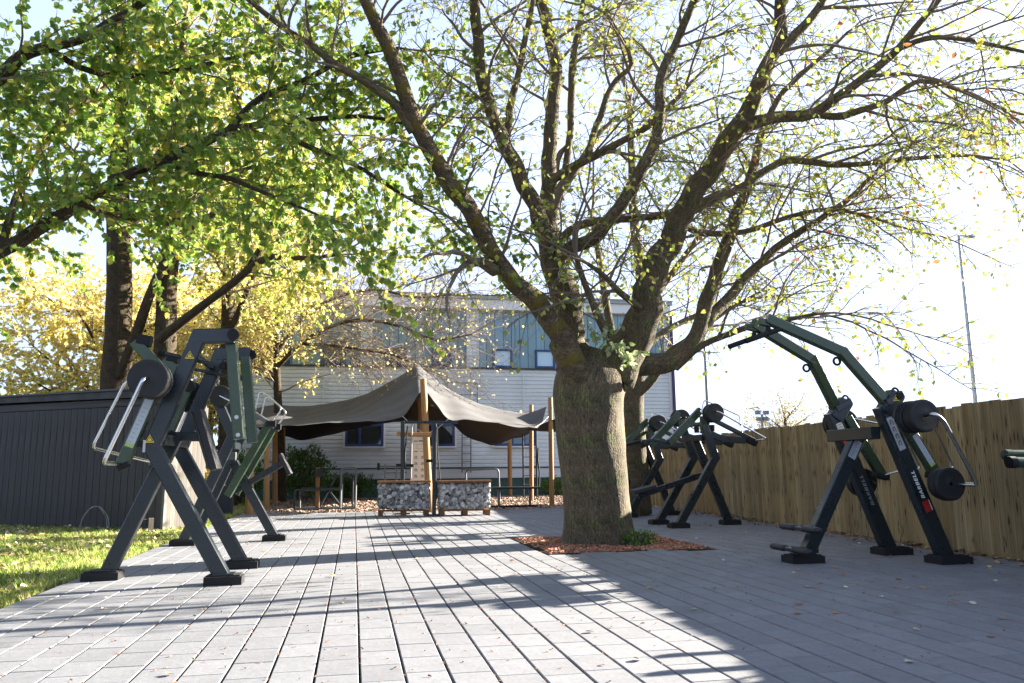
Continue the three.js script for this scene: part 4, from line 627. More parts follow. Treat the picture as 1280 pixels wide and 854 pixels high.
const BEECH_LIMBS = {
  trunk: [[3.079,-.162,-9.817,.618],[3.067,-.082,-9.806,.537],[3.064,.058,-9.784,.471],[3.049,.278,-9.75,.435],[3.012,.578,-9.708,.415],[2.963,.978,-9.652,.415],[2.914,1.379,-9.595,.425],[2.886,1.729,-9.543,.446],[2.91,1.978,-9.497,.446],[2.981,2.164,-9.504,.397],[3.052,2.341,-9.512,.307]],
  L1: [[2.929,1.572,-9.457,.09],[2.836,1.81,-9.333,.149],[2.704,2.083,-9.211,.177],[2.506,2.425,-9.132,.161],[2.249,2.774,-9.126,.132],[1.907,3.072,-9.001,.116],[1.647,3.333,-8.907,.113],[1.364,3.725,-8.692,.108],[1.113,3.971,-8.495,.1],[.908,4.223,-8.391,.095],[.689,4.548,-8.278,.091],[.527,4.846,-8.158,.086],[.237,5.445,-7.91,.072],[.015,5.854,-7.784,.067],[-.229,6.377,-7.643,.055],[-.487,7.05,-7.48,.039]],
  L1b: [[.553,4.615,-8.242,.058],[.406,4.83,-8.185,.057],[.253,4.932,-8.095,.052],[-.033,5.083,-8.024,.047],[-.302,5.178,-7.959,.042],[-.54,5.373,-7.975,.038],[-.767,5.471,-7.901,.034],[-1.172,5.747,-7.833,.029],[-1.484,5.95,-7.655,.02]],
  C0: [[2.774,2.192,-9.592,.276],[2.665,2.597,-9.548,.212],[2.595,3.001,-9.495,.193],[2.506,3.406,-9.446,.17],[2.416,3.811,-9.397,.147],[2.369,4.114,-9.356,.12]],
  C1: [[2.38,4.063,-9.362,.113],[2.343,4.366,-9.32,.102],[2.396,4.859,-9.331,.098],[2.405,5.359,-9.247,.093],[2.451,6.185,-9.204,.083],[2.295,6.753,-9.142,.073],[2.199,7.371,-9.059,.063],[2.075,8.371,-9.022,.042]],
  C4: [[2.414,3.682,-9.315,.118],[2.191,4.02,-9.098,.107],[1.967,4.358,-8.983,.097],[1.797,4.63,-8.869,.092],[1.599,4.973,-8.749,.082],[1.422,5.401,-8.61,.073],[1.334,5.725,-8.471,.068],[1.259,6.317,-8.285,.063],[1.161,6.918,-7.999,.045]],
  C4b: [[1.717,4.775,-8.861,.053],[1.755,5.206,-8.782,.049],[1.846,5.73,-8.574,.038],[1.946,6.298,-8.46,.034],[2.005,6.804,-8.261,.024]],
  C2: [[2.47,3.574,-9.218,.099],[2.658,3.615,-8.967,.088],[2.789,3.681,-8.724,.082],[2.95,3.885,-8.554,.077],[3.096,4.158,-8.377,.076],[3.228,4.462,-8.197,.071],[3.33,4.731,-8.029,.066],[3.312,5.012,-7.882,.061],[3.306,5.273,-7.841,.057],[3.398,5.533,-7.779,.053],[3.492,5.73,-7.728,.049],[3.628,6.119,-7.533,.045],[3.776,6.585,-7.323,.032]],
  C2b: [[2.541,3.838,-9.47,.062],[2.747,4.02,-9.503,.057],[3.01,4.131,-9.535,.053],[3.593,4.242,-9.606,.048],[4.197,4.354,-9.673,.044],[4.913,4.709,-9.678,.033]],
  C3: [[2.399,4.558,-9.277,.061],[2.521,4.64,-9.136,.061],[2.816,4.739,-8.853,.055],[3.111,4.871,-8.669,.044],[3.417,5.038,-8.477,.039],[3.741,5.334,-8.26,.029]],
  C5: [[2.608,4.732,-9.413,.052],[2.687,5.143,-9.433,.047],[2.721,5.708,-9.435,.048],[2.755,6.337,-9.428,.043],[2.912,7.19,-9.359,.038],[3.01,7.896,-9.326,.027]],
  C6: [[2.758,4.72,-8.868,.045],[2.849,5.035,-8.901,.04],[2.998,5.476,-8.902,.041],[3.172,5.823,-8.913,.036],[3.368,6.023,-8.841,.031],[3.114,6.745,-8.979,.026]],
  R1: [[3.208,2.088,-9.523,.32],[3.382,2.389,-9.438,.256],[3.508,2.773,-9.246,.217],[3.581,3.149,-9.066,.178],[3.682,3.497,-8.885,.16],[3.772,3.76,-8.72,.151],[3.906,4.056,-8.541,.141],[4.019,4.316,-8.372,.132],[4.183,4.607,-8.188,.123],[4.288,4.811,-7.927,.113],[4.379,5.049,-7.766,.1],[4.449,5.263,-7.613,.092],[4.508,5.471,-7.464,.08],[4.591,5.71,-7.407,.069],[4.539,6.051,-7.258,.061],[4.509,6.514,-7.085,.05],[4.526,7.135,-6.875,.031]],
  R1c: [[4.569,5.533,-7.441,.063],[4.724,5.682,-7.385,.059],[4.897,5.859,-7.322,.05],[5.067,6.15,-7.24,.045],[5.232,6.638,-7.126,.032]],
  R1b: [[4.272,4.77,-8.04,.076],[4.424,4.856,-7.892,.071],[4.62,4.848,-7.648,.066],[4.934,4.792,-7.387,.06],[5.108,4.893,-7.232,.055],[5.302,5.048,-7.168,.051],[5.467,5.195,-7.007,.047],[5.634,5.355,-6.844,.043],[5.786,5.552,-6.678,.034],[5.98,5.802,-6.597,.031],[6.113,6.156,-6.409,.023]],
  R1d: [[4.934,4.792,-7.387,.04],[5.274,4.807,-7.42,.041],[5.52,4.876,-7.359,.036],[5.866,5.035,-7.367,.036],[6.059,5.168,-7.306,.032],[6.218,5.247,-7.261,.027],[6.703,5.126,-7.184,.023],[7.118,4.934,-7.133,.018]],
  R1e: [[5.592,5.322,-6.858,.03],[5.749,5.368,-6.715,.03],[5.917,5.354,-6.581,.025],[6.302,5.239,-6.419,.021],[6.585,5.033,-6.19,.016],[6.925,4.778,-5.957,.012]],
  R3: [[4.025,4.049,-8.622,.057],[4.279,4.177,-8.653,.054],[4.78,4.441,-8.716,.05],[5.054,4.656,-8.729,.051],[5.375,4.823,-8.74,.046],[5.659,4.81,-8.685,.042],[6.054,4.804,-8.71,.038],[6.432,4.811,-8.634,.033],[6.887,4.887,-8.633,.028],[7.849,4.991,-8.527,.024],[8.515,4.962,-8.501,.014]],
  R2: [[3.238,2.181,-9.605,.213],[3.587,2.221,-9.632,.162],[3.973,2.251,-9.653,.141],[4.269,2.388,-9.674,.128],[4.483,2.665,-9.689,.111],[4.604,2.981,-9.716,.102],[4.681,3.301,-9.647,.098],[4.834,3.722,-9.65,.089],[4.965,4.077,-9.565,.085],[5.096,4.443,-9.479,.076],[5.217,4.777,-9.399,.066],[5.306,5.122,-9.324,.056],[5.363,5.435,-9.261,.052],[5.526,5.8,-9.168,.042],[5.724,6.079,-9.083,.038],[6.102,6.411,-8.952,.028],[6.491,6.785,-8.812,.019]],
  R4: [[4.443,2.581,-9.711,.086],[4.659,2.873,-9.722,.081],[4.979,3.169,-9.816,.077],[5.269,3.496,-9.807,.067],[5.554,3.773,-9.807,.062],[5.889,4.031,-9.801,.057],[6.218,4.272,-9.799,.052],[6.517,4.461,-9.708,.046],[6.887,4.695,-9.698,.04],[7.339,5.128,-9.639,.029],[7.64,5.436,-9.528,.017]],
  R5: [[4.056,4.029,-9.135,.046],[4.493,3.992,-9.364,.043],[5.158,4.097,-9.523,.038],[5.851,4.349,-9.55,.033],[6.568,4.518,-9.585,.028],[7.369,4.429,-9.645,.023]],
  R6: [[4.048,2.194,-9.44,.046],[4.266,2.45,-9.044,.04],[4.512,2.562,-8.77,.039],[4.746,2.629,-8.505,.034],[5.068,2.664,-8.332,.024],[5.289,2.699,-8.178,.019]],
  stub: [[1.567,3.233,-8.836,.075],[1.431,3.261,-8.704,.065],[1.333,3.272,-8.618,.05]],
  S1: [[3.021,2.526,-9.075,.059],[2.869,2.751,-8.965,.049],[2.739,2.97,-8.851,.043],[2.64,3.208,-8.832,.038],[2.559,3.446,-8.809,.029]],
  S2: [[3.433,2.882,-9.036,.045],[3.12,3.036,-8.867,.039],[2.894,3.206,-8.781,.034],[2.674,3.324,-8.702,.024]]
};
const BACK_BEECH_LIMBS = {
  trunk: [[5.503,.061,-15.055,.316],[5.473,.686,-14.958,.269],[5.412,1.311,-14.867,.253],[5.366,1.936,-14.773,.245],[5.355,2.404,-14.698,.237],[5.379,2.716,-14.641,.221],[5.419,3.028,-14.582,.19],[5.485,3.496,-14.491,.158],[5.533,4.12,-14.379,.134],[5.453,4.901,-14.266,.111],[5.307,5.839,-14.14,.095],[5.251,6.932,-13.971,.079],[5.144,8.181,-13.786,.063]],
  a: [[5.414,2.363,-14.589,.11],[5.619,2.567,-14.411,.094],[5.788,2.861,-14.225,.085],[5.925,3.12,-14.052,.077],[6.211,3.329,-13.857,.061],[6.535,3.61,-13.642,.046],[6.929,3.887,-13.414,.038],[7.39,4.158,-13.174,.022]],
  b: [[5.418,2.571,-14.761,.103],[5.176,2.979,-14.845,.096],[5.006,3.534,-14.788,.088],[4.913,4.188,-14.802,.073],[4.768,4.985,-14.699,.064],[4.587,5.941,-14.577,.048]],
  c: [[5.509,3.808,-14.435,.079],[5.666,4.209,-14.027,.07],[5.954,4.691,-13.683,.061],[6.233,5.16,-13.343,.045],[6.57,5.834,-12.958,.037]],
  d: [[5.563,3.212,-14.729,.08],[6.179,3.672,-14.943,.066],[6.985,4.067,-15.129,.059],[7.78,4.338,-15.235,.051],[8.599,4.565,-15.344,.035]]
};
const LIME_LIMBS = {
  G1: [[-4.724,2.701,-8.816,.107],[-4.119,2.944,-8.861,.091],[-3.683,3.204,-8.834,.08],[-3.196,3.57,-8.78,.07],[-2.927,3.768,-8.745,.062],[-2.646,3.96,-8.708,.057],[-2.156,4.296,-8.761,.058],[-1.758,4.515,-8.749,.053],[-1.5,4.678,-8.773,.048],[-1.104,4.859,-8.871,.039],[-.733,4.98,-8.983,.034],[.002,5.109,-9.021,.025],[.649,5.076,-9.104,.016]],
  G2: [[-4.578,4.089,-8.248,.093],[-4.006,4.558,-8.262,.079],[-3.634,4.921,-8.334,.07],[-3.441,5.165,-8.359,.06],[-3.24,5.314,-8.397,.056],[-2.94,5.448,-8.418,.047],[-2.694,5.669,-8.436,.048],[-2.466,5.877,-8.459,.043],[-2.039,6.295,-8.407,.032],[-1.548,6.704,-8.345,.024]],
  G3: [[-2.927,3.768,-8.745,.04],[-2.729,3.767,-9.17,.039],[-2.301,3.91,-9.474,.037],[-1.926,4.258,-9.755,.034],[-1.513,4.694,-10.013,.028],[-1.036,4.919,-10.087,.02]],
  G4: [[-2.156,4.296,-8.761,.034],[-1.775,4.096,-8.511,.03],[-1.321,3.935,-8.24,.026],[-.884,3.697,-7.986,.019],[-.394,3.459,-7.823,.012]],
  G5: [[-3.24,5.314,-8.397,.036],[-3.013,5.257,-8.671,.034],[-2.707,5.367,-9.005,.032],[-2.247,5.559,-9.191,.029],[-1.658,5.847,-9.335,.023],[-1.126,6.145,-9.489,.015]],
  G6: [[-3.683,3.204,-8.834,.046],[-3.79,3.954,-9.352,.042],[-3.699,4.645,-9.633,.04],[-3.487,5.286,-9.897,.034],[-3.238,5.767,-10.182,.028],[-2.805,6.373,-10.201,.02]],
  G7: [[-1.5,4.678,-8.773,.04],[-1.124,5.224,-8.918,.037],[-.687,5.501,-8.991,.033],[-.138,5.882,-9.025,.029],[.439,6.078,-9.083,.02]],
  G8: [[-1.104,4.859,-8.871,.037],[-.569,4.664,-9.002,.033],[-.106,4.513,-9.038,.028],[.37,4.263,-9.087,.024],[.856,4.007,-9.135,.015]]
};
const ROW_A_LIMBS = {
  trunk: [[-5.801,-.051,-21.471,.438],[-5.837,1.52,-21.219,.378],[-5.854,3.092,-20.963,.348],[-5.842,4.27,-20.766,.318],[-5.835,5.644,-20.537,.298],[-5.882,6.823,-20.352,.279],[-5.924,7.805,-20.198,.259],[-5.907,9.572,-19.903,.199],[-5.908,11.34,-19.611,.149],[-6.002,13.697,-19.24,.09]],
  a: [[-5.702,3.263,-20.697,.138],[-5.291,4.085,-20.169,.126],[-4.911,4.974,-19.636,.114],[-4.508,5.766,-19.218,.104],[-3.927,6.446,-18.783,.084],[-3.26,6.836,-18.378,.065]],
  b: [[-5.908,6.656,-20.488,.16],[-5.518,7.276,-20.411,.141],[-5.168,8.103,-20.307,.121],[-4.923,9.339,-20.157,.091],[-4.78,10.79,-19.992,.071]],
  c: [[-5.945,7.446,-20.365,.12],[-6.555,8.115,-20.583,.101],[-7.24,8.999,-20.781,.082],[-7.933,9.695,-21.012,.062]]
};
const ROW_B_LIMBS = {
  trunk: [[-4.473,-.036,-20.686,.349],[-4.509,1.495,-20.44,.301],[-4.544,3.026,-20.194,.271],[-4.552,4.174,-20.006,.252],[-4.545,5.513,-19.784,.233],[-4.472,6.469,-19.611,.204],[-4.431,8,-19.35,.165],[-4.342,9.912,-19.016,.116],[-4.254,11.825,-18.683,.078]],
  a: [[-4.56,4.015,-19.518,.123],[-4.017,4.309,-18.947,.111],[-3.458,4.605,-18.373,.099],[-2.955,4.871,-17.918,.089],[-2.501,5.127,-17.475,.087],[-2.14,5.364,-17.157,.078],[-1.783,5.427,-16.868,.068],[-.995,5.306,-16.42,.05],[-.466,5.33,-16.104,.033]],
  a2: [[-2.501,5.127,-17.475,.07],[-2.108,5.664,-17.204,.069],[-1.886,6.094,-16.985,.06],[-1.6,6.518,-16.755,.051],[-1.093,6.915,-16.381,.042],[-.845,7.159,-16.188,.034]],
  b: [[-4.467,6.278,-19.642,.116],[-4.024,6.717,-19.687,.098],[-3.511,7.034,-19.635,.089],[-2.934,7.582,-19.636,.07],[-2.588,8.441,-19.631,.05]]
};
const ROW_C_LIMBS = {
  trunk: [[-3.305,-.152,-22.537,.279],[-3.344,1.54,-22.266,.236],[-3.383,3.232,-21.994,.204],[-3.401,4.924,-21.718,.182],[-3.394,6.404,-21.472,.161],[-3.365,7.885,-21.222,.129],[-3.278,9.576,-20.925,.096],[-3.233,11.267,-20.637,.064]],
  a: [[-3.371,4.501,-21.782,.107],[-2.936,5.363,-21.139,.084],[-2.646,6.012,-20.664,.072],[-2.39,6.942,-20.149,.061]],
  b: [[-3.421,6.006,-21.647,.097],[-3.921,6.916,-21.803,.076],[-4.301,7.841,-21.933,.066],[-4.583,9,-22.005,.044]]
};
const ROW_D_LIMBS = {
  trunk: [[-2.144,-.321,-25.432,.182],[-2.225,1.13,-25.209,.159],[-2.307,2.581,-24.986,.137],[-2.383,3.79,-24.801,.114],[-2.435,4.999,-24.612,.091],[-2.517,6.449,-24.388,.069],[-2.681,8.384,-24.102,.045]],
  a: [[-2.389,4.031,-24.762,.069],[-1.687,4.703,-24.201,.06],[-.857,5.119,-23.656,.051],[.073,5.309,-23.231,.051],[1.228,5.076,-22.832,.043],[2.263,4.657,-22.591,.036],[3.276,4.792,-22.262,.022]],
  b: [[-2.353,3.548,-24.835,.061],[-3.049,4.55,-25.016,.053],[-3.58,5.322,-25.201,.039]],
  c: [[-2.4,4.515,-24.685,.061],[-1.635,5.673,-24.753,.054],[-.68,6.295,-24.769,.047],[.557,6.601,-24.781,.04],[1.821,6.36,-24.671,.032],[2.961,6.473,-24.527,.024]],
  d: [[-1.687,4.703,-24.201,.052],[-.731,4.615,-23.817,.044],[.211,4.435,-23.452,.037],[1.142,4.248,-23.192,.03],[1.956,3.831,-22.995,.022]]
};
// ---------------------------------------------------------------- trees and shrubs
class Wood {                                                // many thin tapered branches in one mesh
  constructor() { this.pos = []; this.nor = []; this.idx = []; }
  add(P, seg) {
    const n = P.length; let s = V(0.3, 0.25, 0.9); const d = V(0, 0, 0), u = V(0, 0, 0);
    for (let i = 0; i < n; i++) {
      const a = P[Math.max(0, i - 1)], b = P[Math.min(n - 1, i + 1)]; d.set(b[0] - a[0], b[1] - a[1], b[2] - a[2]).normalize();
      s.addScaledVector(d, -s.dot(d)); if (s.lengthSq() < 1e-5) s.set(d.y, -d.x, 0.01); s.normalize(); u.crossVectors(d, s);
      for (let k = 0; k < seg; k++) { const t = k / seg * 6.2832, c = Math.cos(t), q = Math.sin(t), r = P[i][3]; const x = s.x * c + u.x * q, y = s.y * c + u.y * q, z = s.z * c + u.z * q; this.pos.push(P[i][0] + x * r, P[i][1] + y * r, P[i][2] + z * r); this.nor.push(x, y, z); }
    }
    const o = this.pos.length / 3 - n * seg;
    for (let i = 0; i + 1 < n; i++) for (let k = 0; k < seg; k++) { const a = o + i * seg + k, b = o + i * seg + (k + 1) % seg; this.idx.push(a, b, a + seg, a + seg, b, b + seg); }
  }
  geo() { return geo(this.pos, this.idx, null, this.nor); }
}
class Leaves {
  constructor(cols, shape = 0.8) { this.cols = cols; this.shape = shape; this.pos = []; this.nor = []; this.col = []; this.idx = []; this.n = 0; }
  add(p, dir, nrm, s, c = null) {
    const d = dir.clone().normalize(), n = nrm.clone().addScaledVector(d, -nrm.dot(d)); if (n.lengthSq() < 1e-4) n.set(d.y, -d.x, 0.2); n.normalize();
    const w = new THREE.Vector3().crossVectors(d, n), f = R(0.06, 0.2) * s, b = R(-0.15, 0.3) * s, W = this.shape * s;
    const q = [[0, 0, 0], [0.5 * W, 0.28 * s, f], [0.4 * W, 0.62 * s, f * 0.8 + b * 0.4], [0, s, b], [-0.4 * W, 0.64 * s, f * 0.8 + b * 0.4], [-0.5 * W, 0.3 * s, f]];
    const k = R(0.72, 1.25), cc = c ?? this.cols[(rnd() * this.cols.length) | 0], o = this.n * 6, h = R(-0.05, 0.05);
    for (const v of q) { this.pos.push(p.x + w.x * v[0] + d.x * v[1] + n.x * v[2], p.y + w.y * v[0] + d.y * v[1] + n.y * v[2], p.z + w.z * v[0] + d.z * v[1] + n.z * v[2]); this.nor.push(n.x - w.x * v[0] / W * 0.5, n.y - w.y * v[0] / W * 0.5, n.z - w.z * v[0] / W * 0.5); this.col.push(cc[0] * k * (1 + h), cc[1] * k, cc[2] * k); }
    this.idx.push(o, o + 1, o + 2, o, o + 2, o + 3, o, o + 3, o + 4, o, o + 4, o + 5); this.n++;
  }
  mesh(parent, mat) { const g = geo(this.pos, this.idx, null, this.nor); g.setAttribute('color', new THREE.Float32BufferAttribute(this.col, 3)); const m = new THREE.Mesh(g, mat); m.name = 'foliage'; m.castShadow = m.receiveShadow = true; parent.add(m); tag(m, null, null, null, 'stuff'); return m; }
}
const rv = () => { const z = R(-1, 1), a = R(0, 6.2832), r = Math.sqrt(1 - z * z); return V(r * Math.cos(a), z, r * Math.sin(a)); };
function grow(tree, p, d, len, r, lv) {
  const o = tree.o, L = o.lv[lv], n = L.steps, pts = [[p.x, p.y, p.z, r]], st = len / n, c = p.clone(); d = d.clone().normalize();
  const frames = [];
  for (let i = 1; i <= n; i++) {
    d.addScaledVector(rv(), L.wig).add(V(L.out.x, L.out.y, L.out.z)).normalize(); c.addScaledVector(d, st);
    pts.push([c.x, c.y, c.z, Math.max(0.0016, r * (1 - 0.75 * i / n))]); frames.push([c.clone(), d.clone(), i / n]);
  }
  tree.wood.add(pts, L.seg);
  const nx = o.lv[lv + 1];
  if (nx) {
    const cnt = Math.max(1, Math.round(len / L.space * R(0.75, 1.25)));
    for (let k = 0; k < cnt; k++) {
      const t = Math.min(0.999, L.from + (1 - L.from) * (k + rnd()) / cnt), f = t * n, i = Math.min(n - 1, f | 0), h = f - i, a = pts[i], b = pts[i + 1], q = V(a[0] + (b[0] - a[0]) * h, a[1] + (b[1] - a[1]) * h, a[2] + (b[2] - a[2]) * h);
      const dd = V(b[0] - a[0], b[1] - a[1], b[2] - a[2]).normalize(), s = rv(); s.addScaledVector(dd, -s.dot(dd)).normalize(); s.y *= L.flat ?? 1;
      grow(tree, q, dd.multiplyScalar(R(0.5, 1.0)).addScaledVector(s, R(0.6, 1.1)), R(nx.len[0], nx.len[1]) * (1.15 - 0.5 * t), Math.max(0.002, Math.min(r * 0.6, nx.r) * (1 - 0.4 * t)), lv + 1);
    }
  }
  if (L.leaf) {
    const cnt = len / L.leaf.space; let m = Math.floor(cnt) + (rnd() < cnt % 1 ? 1 : 0);
    for (let k = 0; k < m; k++) {
      if (L.leaf.p && rnd() > L.leaf.p) continue;
      const f = frames[Math.min(n - 1, (R(0.12, 1) * n) | 0)], q = f[0].clone().addScaledVector(f[1], -R(0, st)); const s = rv();
      const dir = f[1].clone().multiplyScalar(0.5).addScaledVector(s, 0.7).add(V(0, L.leaf.droop ?? -0.5, 0)), nrm = V(0, 1, 0).multiplyScalar(L.leaf.up ?? 0.6).addScaledVector(rv(), 0.8);
      if (o.keep && !o.keep(q)) continue;
      tree.leaves.add(q, dir, nrm, R(o.leafSize[0], o.leafSize[1]), o.tint ? o.tint(q) : null);
    }
  }
}
function makeTree(name, label, limbs, o, group) {
  const b = limbs.trunk ? limbs.trunk[0] : o.base, t = thing(name, label, o.category ?? 'tree', [b[0], 0, b[2]], 0, group), off = V(-b[0], 0, -b[2]);
  const tree = { o, wood: new Wood(), leaves: new Leaves(o.cols, o.shape) };
  for (const k in limbs) {
    const P = smooth(limbs[k], k === 'trunk' ? 4 : 3).map((p) => [p[0] + off.x, p[1], p[2] + off.z, p[3]]), main = k === 'trunk';
    const thick = P[0][3] > 0.1; if (!main && !o.far) for (let i = 2; i < P.length - 1; i++) { const w = P[i][3] * 0.35; P[i][0] += w * noise3(P[i][0] * 2, P[i][1] * 2, 5); P[i][1] += w * noise3(P[i][1] * 2, P[i][2] * 2, 9); }
    part(main ? 'trunk' : 'limb', sweep(P, main ? (o.far ? 12 : 28) : thick ? 14 : o.far ? 7 : 10, true, main ? (o.far ? 0.12 : 0.07) : 0.1, main ? 2 : 2.4), o.moss?.includes(k) ? o.mossMat : o.bark, t);
    // side branches
    let acc = R(0, o.space), L = 0; const tot = P.reduce((s, p, i) => i ? s + A3(p).distanceTo(A3(P[i - 1])) : 0, 0);
    for (let i = 1; i < P.length; i++) {
      const a = A3(P[i - 1]), c = A3(P[i]), l = a.distanceTo(c), d = c.clone().sub(a).normalize(); let at = 0; L += l;
      const frac = L / tot; if (frac < (main ? o.trunkFrom ?? 0.6 : o.limbFrom ?? 0.25)) continue;
      acc -= l;
      while (acc < 0) {
        const q = a.clone().lerp(c, rnd()), s = rv(); s.addScaledVector(d, -s.dot(d)).normalize(); s.y = s.y * 0.7 + (o.rise ?? 0.15);
        const r = Math.min(P[i][3] * 0.55, R(o.r0[0], o.r0[1]));
        grow(tree, q, d.clone().multiplyScalar(R(0.35, 0.9)).addScaledVector(s, R(0.6, 1.1)), R(o.len0[0], o.len0[1]) * (1.1 - 0.45 * frac), r, 0); acc += o.space * R(0.6, 1.4);
      }
    }
    const e = P[P.length - 1], e0 = P[P.length - 2]; if (!main || o.far) for (let k2 = 0; k2 < 2; k2++) grow(tree, A3(e), A3(e).sub(A3(e0)).normalize().addScaledVector(rv(), 0.3), R(o.len0[0], o.len0[1]), e[3] * 0.8, 0);
  }
  if (o.extra) o.extra(tree, off);
  const tw = part('twigs', tree.wood.geo(), o.twig ?? M.twig, t); tag(tw, null, null, null, 'stuff');
  if (tree.leaves.n) tree.leaves.mesh(t, leafMat(o.through ?? 0.45));
  console.log(name, 'leaves', tree.leaves.n, 'twig tris', tree.wood.idx.length / 3);
  return t;
}
const Z0 = V(0, 0, 0);
const green = [[0.2, 0.34, 0.06], [0.26, 0.4, 0.07], [0.34, 0.45, 0.08], [0.17, 0.28, 0.06], [0.46, 0.52, 0.09], [0.22, 0.34, 0.07], [0.58, 0.52, 0.1]];
const lime = [[0.3, 0.4, 0.06], [0.38, 0.45, 0.07], [0.46, 0.48, 0.09], [0.24, 0.35, 0.05], [0.58, 0.52, 0.1]];
const gold = [[0.82, 0.72, 0.24], [0.84, 0.74, 0.32], [0.76, 0.72, 0.26], [0.86, 0.78, 0.45], [0.72, 0.68, 0.2], [0.8, 0.66, 0.36]];
const sparse = [[0.42, 0.46, 0.09], [0.5, 0.5, 0.1], [0.34, 0.41, 0.08], [0.54, 0.46, 0.11], [0.24, 0.31, 0.07], [0.46, 0.48, 0.1], [0.5, 0.5, 0.12], [0.3, 0.4, 0.08]];

const texMoss = tex(256, (x, y, i) => { const v = 0.42 + 0.36 * (nC[i] - 0.5) + 0.4 * (nA[i] - 0.5), m = Math.min(1, Math.max(0, (nD[i] - 0.5) * 5)) * (0.3 + 0.5 * nB[i]); return [v * (1 - m) + m * 0.5, v * 0.9 * (1 - m) + m * 0.47, v * 0.78 * (1 - m) + m * 0.12]; });
const barkMoss = std(0.6, 0.55, 0.44, 0.95, { map: texMoss, bumpMap: bumpBark, bumpScale: 0.02 });

makeTree('beech_tree', 'massive old tree with forked grey trunk and thinning leaves in the square bark bed', BEECH_LIMBS, {
  bark: M.bark, moss: ['L1'], mossMat: barkMoss, cols: sparse, leafSize: [0.045, 0.08], shape: 0.74, space: 0.2, trunkFrom: 2, limbFrom: 0.3, r0: [0.012, 0.026], len0: [0.9, 2.1], rise: 0.05, through: 0.5,
  lv: [{ steps: 9, wig: 0.2, out: V(0.02, -0.03, 0), seg: 5, space: 0.16, from: 0.18 }, { len: [0.4, 1.0], r: 0.008, steps: 6, wig: 0.24, out: V(0.015, -0.05, 0), seg: 4, space: 0.15, from: 0.15, leaf: { space: 0.26, droop: -0.4 } }, { len: [0.12, 0.42], r: 0.0045, steps: 3, wig: 0.25, out: V(0.01, -0.05, 0), seg: 3, leaf: { space: 0.24, p: 0.8, droop: -0.45 } }],
  tint: (q) => (q.x > 1.4 && rnd() < 0.04) ? [[0.4, 0.12, 0.07], [0.5, 0.24, 0.08], [0.42, 0.16, 0.1]][(rnd() * 3) | 0] : null,
  extra: (tree, off) => { // leafy shoots on the trunk and forks
    for (const [x, y, z, n, s] of [[3.02, 2.42, -9.0, 46, 0.3], [3.25, 2.28, -9.05, 40, 0.28], [2.86, 2.55, -9.05, 22, 0.24], [2.52, 3.35, -9.2, 34, 0.26], [2.42, 3.62, -9.15, 26, 0.24], [2.62, 3.0, -9.2, 14, 0.2]]) {
      const c = V(x, y, z).add(off);
      for (let k = 0; k < n / 6; k++) { const d = rv(); d.z = Math.abs(d.z) * 0.7; const e = c.clone().addScaledVector(d, s * R(0.5, 1)); tree.wood.add([[c.x, c.y, c.z - 0.12, 0.006], [e.x, e.y, e.z, 0.002]], 3); for (let j = 0; j < 7; j++) { const q = c.clone().lerp(e, R(0.4, 1.1)).addScaledVector(rv(), 0.04); tree.leaves.add(q, rv().add(V(0, -0.8, 0)), rv().add(V(0, 0.4, 0.6)), R(0.06, 0.1), [[0.3, 0.4, 0.13], [0.45, 0.5, 0.28], [0.2, 0.3, 0.07], [0.55, 0.58, 0.4]][(rnd() * 4) | 0]); } }
    }
  },
});
makeTree('beech_tree', 'slimmer bare-branched tree standing behind the massive trunk near the fence machines', BACK_BEECH_LIMBS, {
  bark: M.bark, far: true, cols: [...sparse, ...lime], leafSize: [0.06, 0.1], shape: 0.75, space: 0.26, trunkFrom: 0.45, limbFrom: 0.2, r0: [0.014, 0.028], len0: [0.9, 2.2], through: 0.5,
  lv: [{ steps: 6, wig: 0.16, out: V(0, -0.01, 0), seg: 4, space: 0.24, from: 0.18 }, { len: [0.4, 1.1], r: 0.009, steps: 4, wig: 0.2, out: V(0, -0.03, 0), seg: 3, space: 0.2, from: 0.15, leaf: { space: 0.4 } }, { len: [0.15, 0.45], r: 0.006, steps: 3, wig: 0.25, out: V(0, -0.04, 0), seg: 3, leaf: { space: 0.35, p: 0.8 } }],
});
makeTree('lime_tree', 'leafy green tree whose long dark limbs reach in over the lawn from outside the view', { trunk: [[-9.4, -0.1, -6.3, 0.42], [-9.3, 1, -6.3, 0.36], [-9.1, 2.2, -6.4, 0.34], [-8.8, 3.4, -6.5, 0.3], [-8.6, 5, -6.5, 0.26], [-8.4, 7, -6.5, 0.2], [-8.2, 9, -6.5, 0.12]], G0: [[-9.05, 2.4, -6.4, 0.24], [-8.3, 2.75, -6.5, 0.22], [-7.2, 2.92, -6.5, 0.2], LIME_LIMBS.G1[0]], G9: [[-8.8, 3.5, -6.5, 0.22], [-7.9, 4.0, -6.5, 0.19], [-7.1, 4.2, -6.4, 0.17], LIME_LIMBS.G2[0]], ...LIME_LIMBS }, {
  bark: M.barkLime, cols: green, leafSize: [0.054, 0.094], shape: 0.9, space: 0.118, trunkFrom: 0.75, limbFrom: 0.12, r0: [0.008, 0.018], len0: [0.6, 1.5], rise: 0.1, through: 0.64,
  lv: [{ steps: 6, wig: 0.18, out: V(0.01, -0.02, 0), seg: 4, space: 0.15, from: 0.12, leaf: { space: 0.07 } }, { len: [0.3, 0.8], r: 0.005, steps: 4, wig: 0.2, out: V(0, -0.05, 0), seg: 3, space: 9, from: 0.1, leaf: { space: 0.036, droop: -0.7, up: 0.5 } }],
});
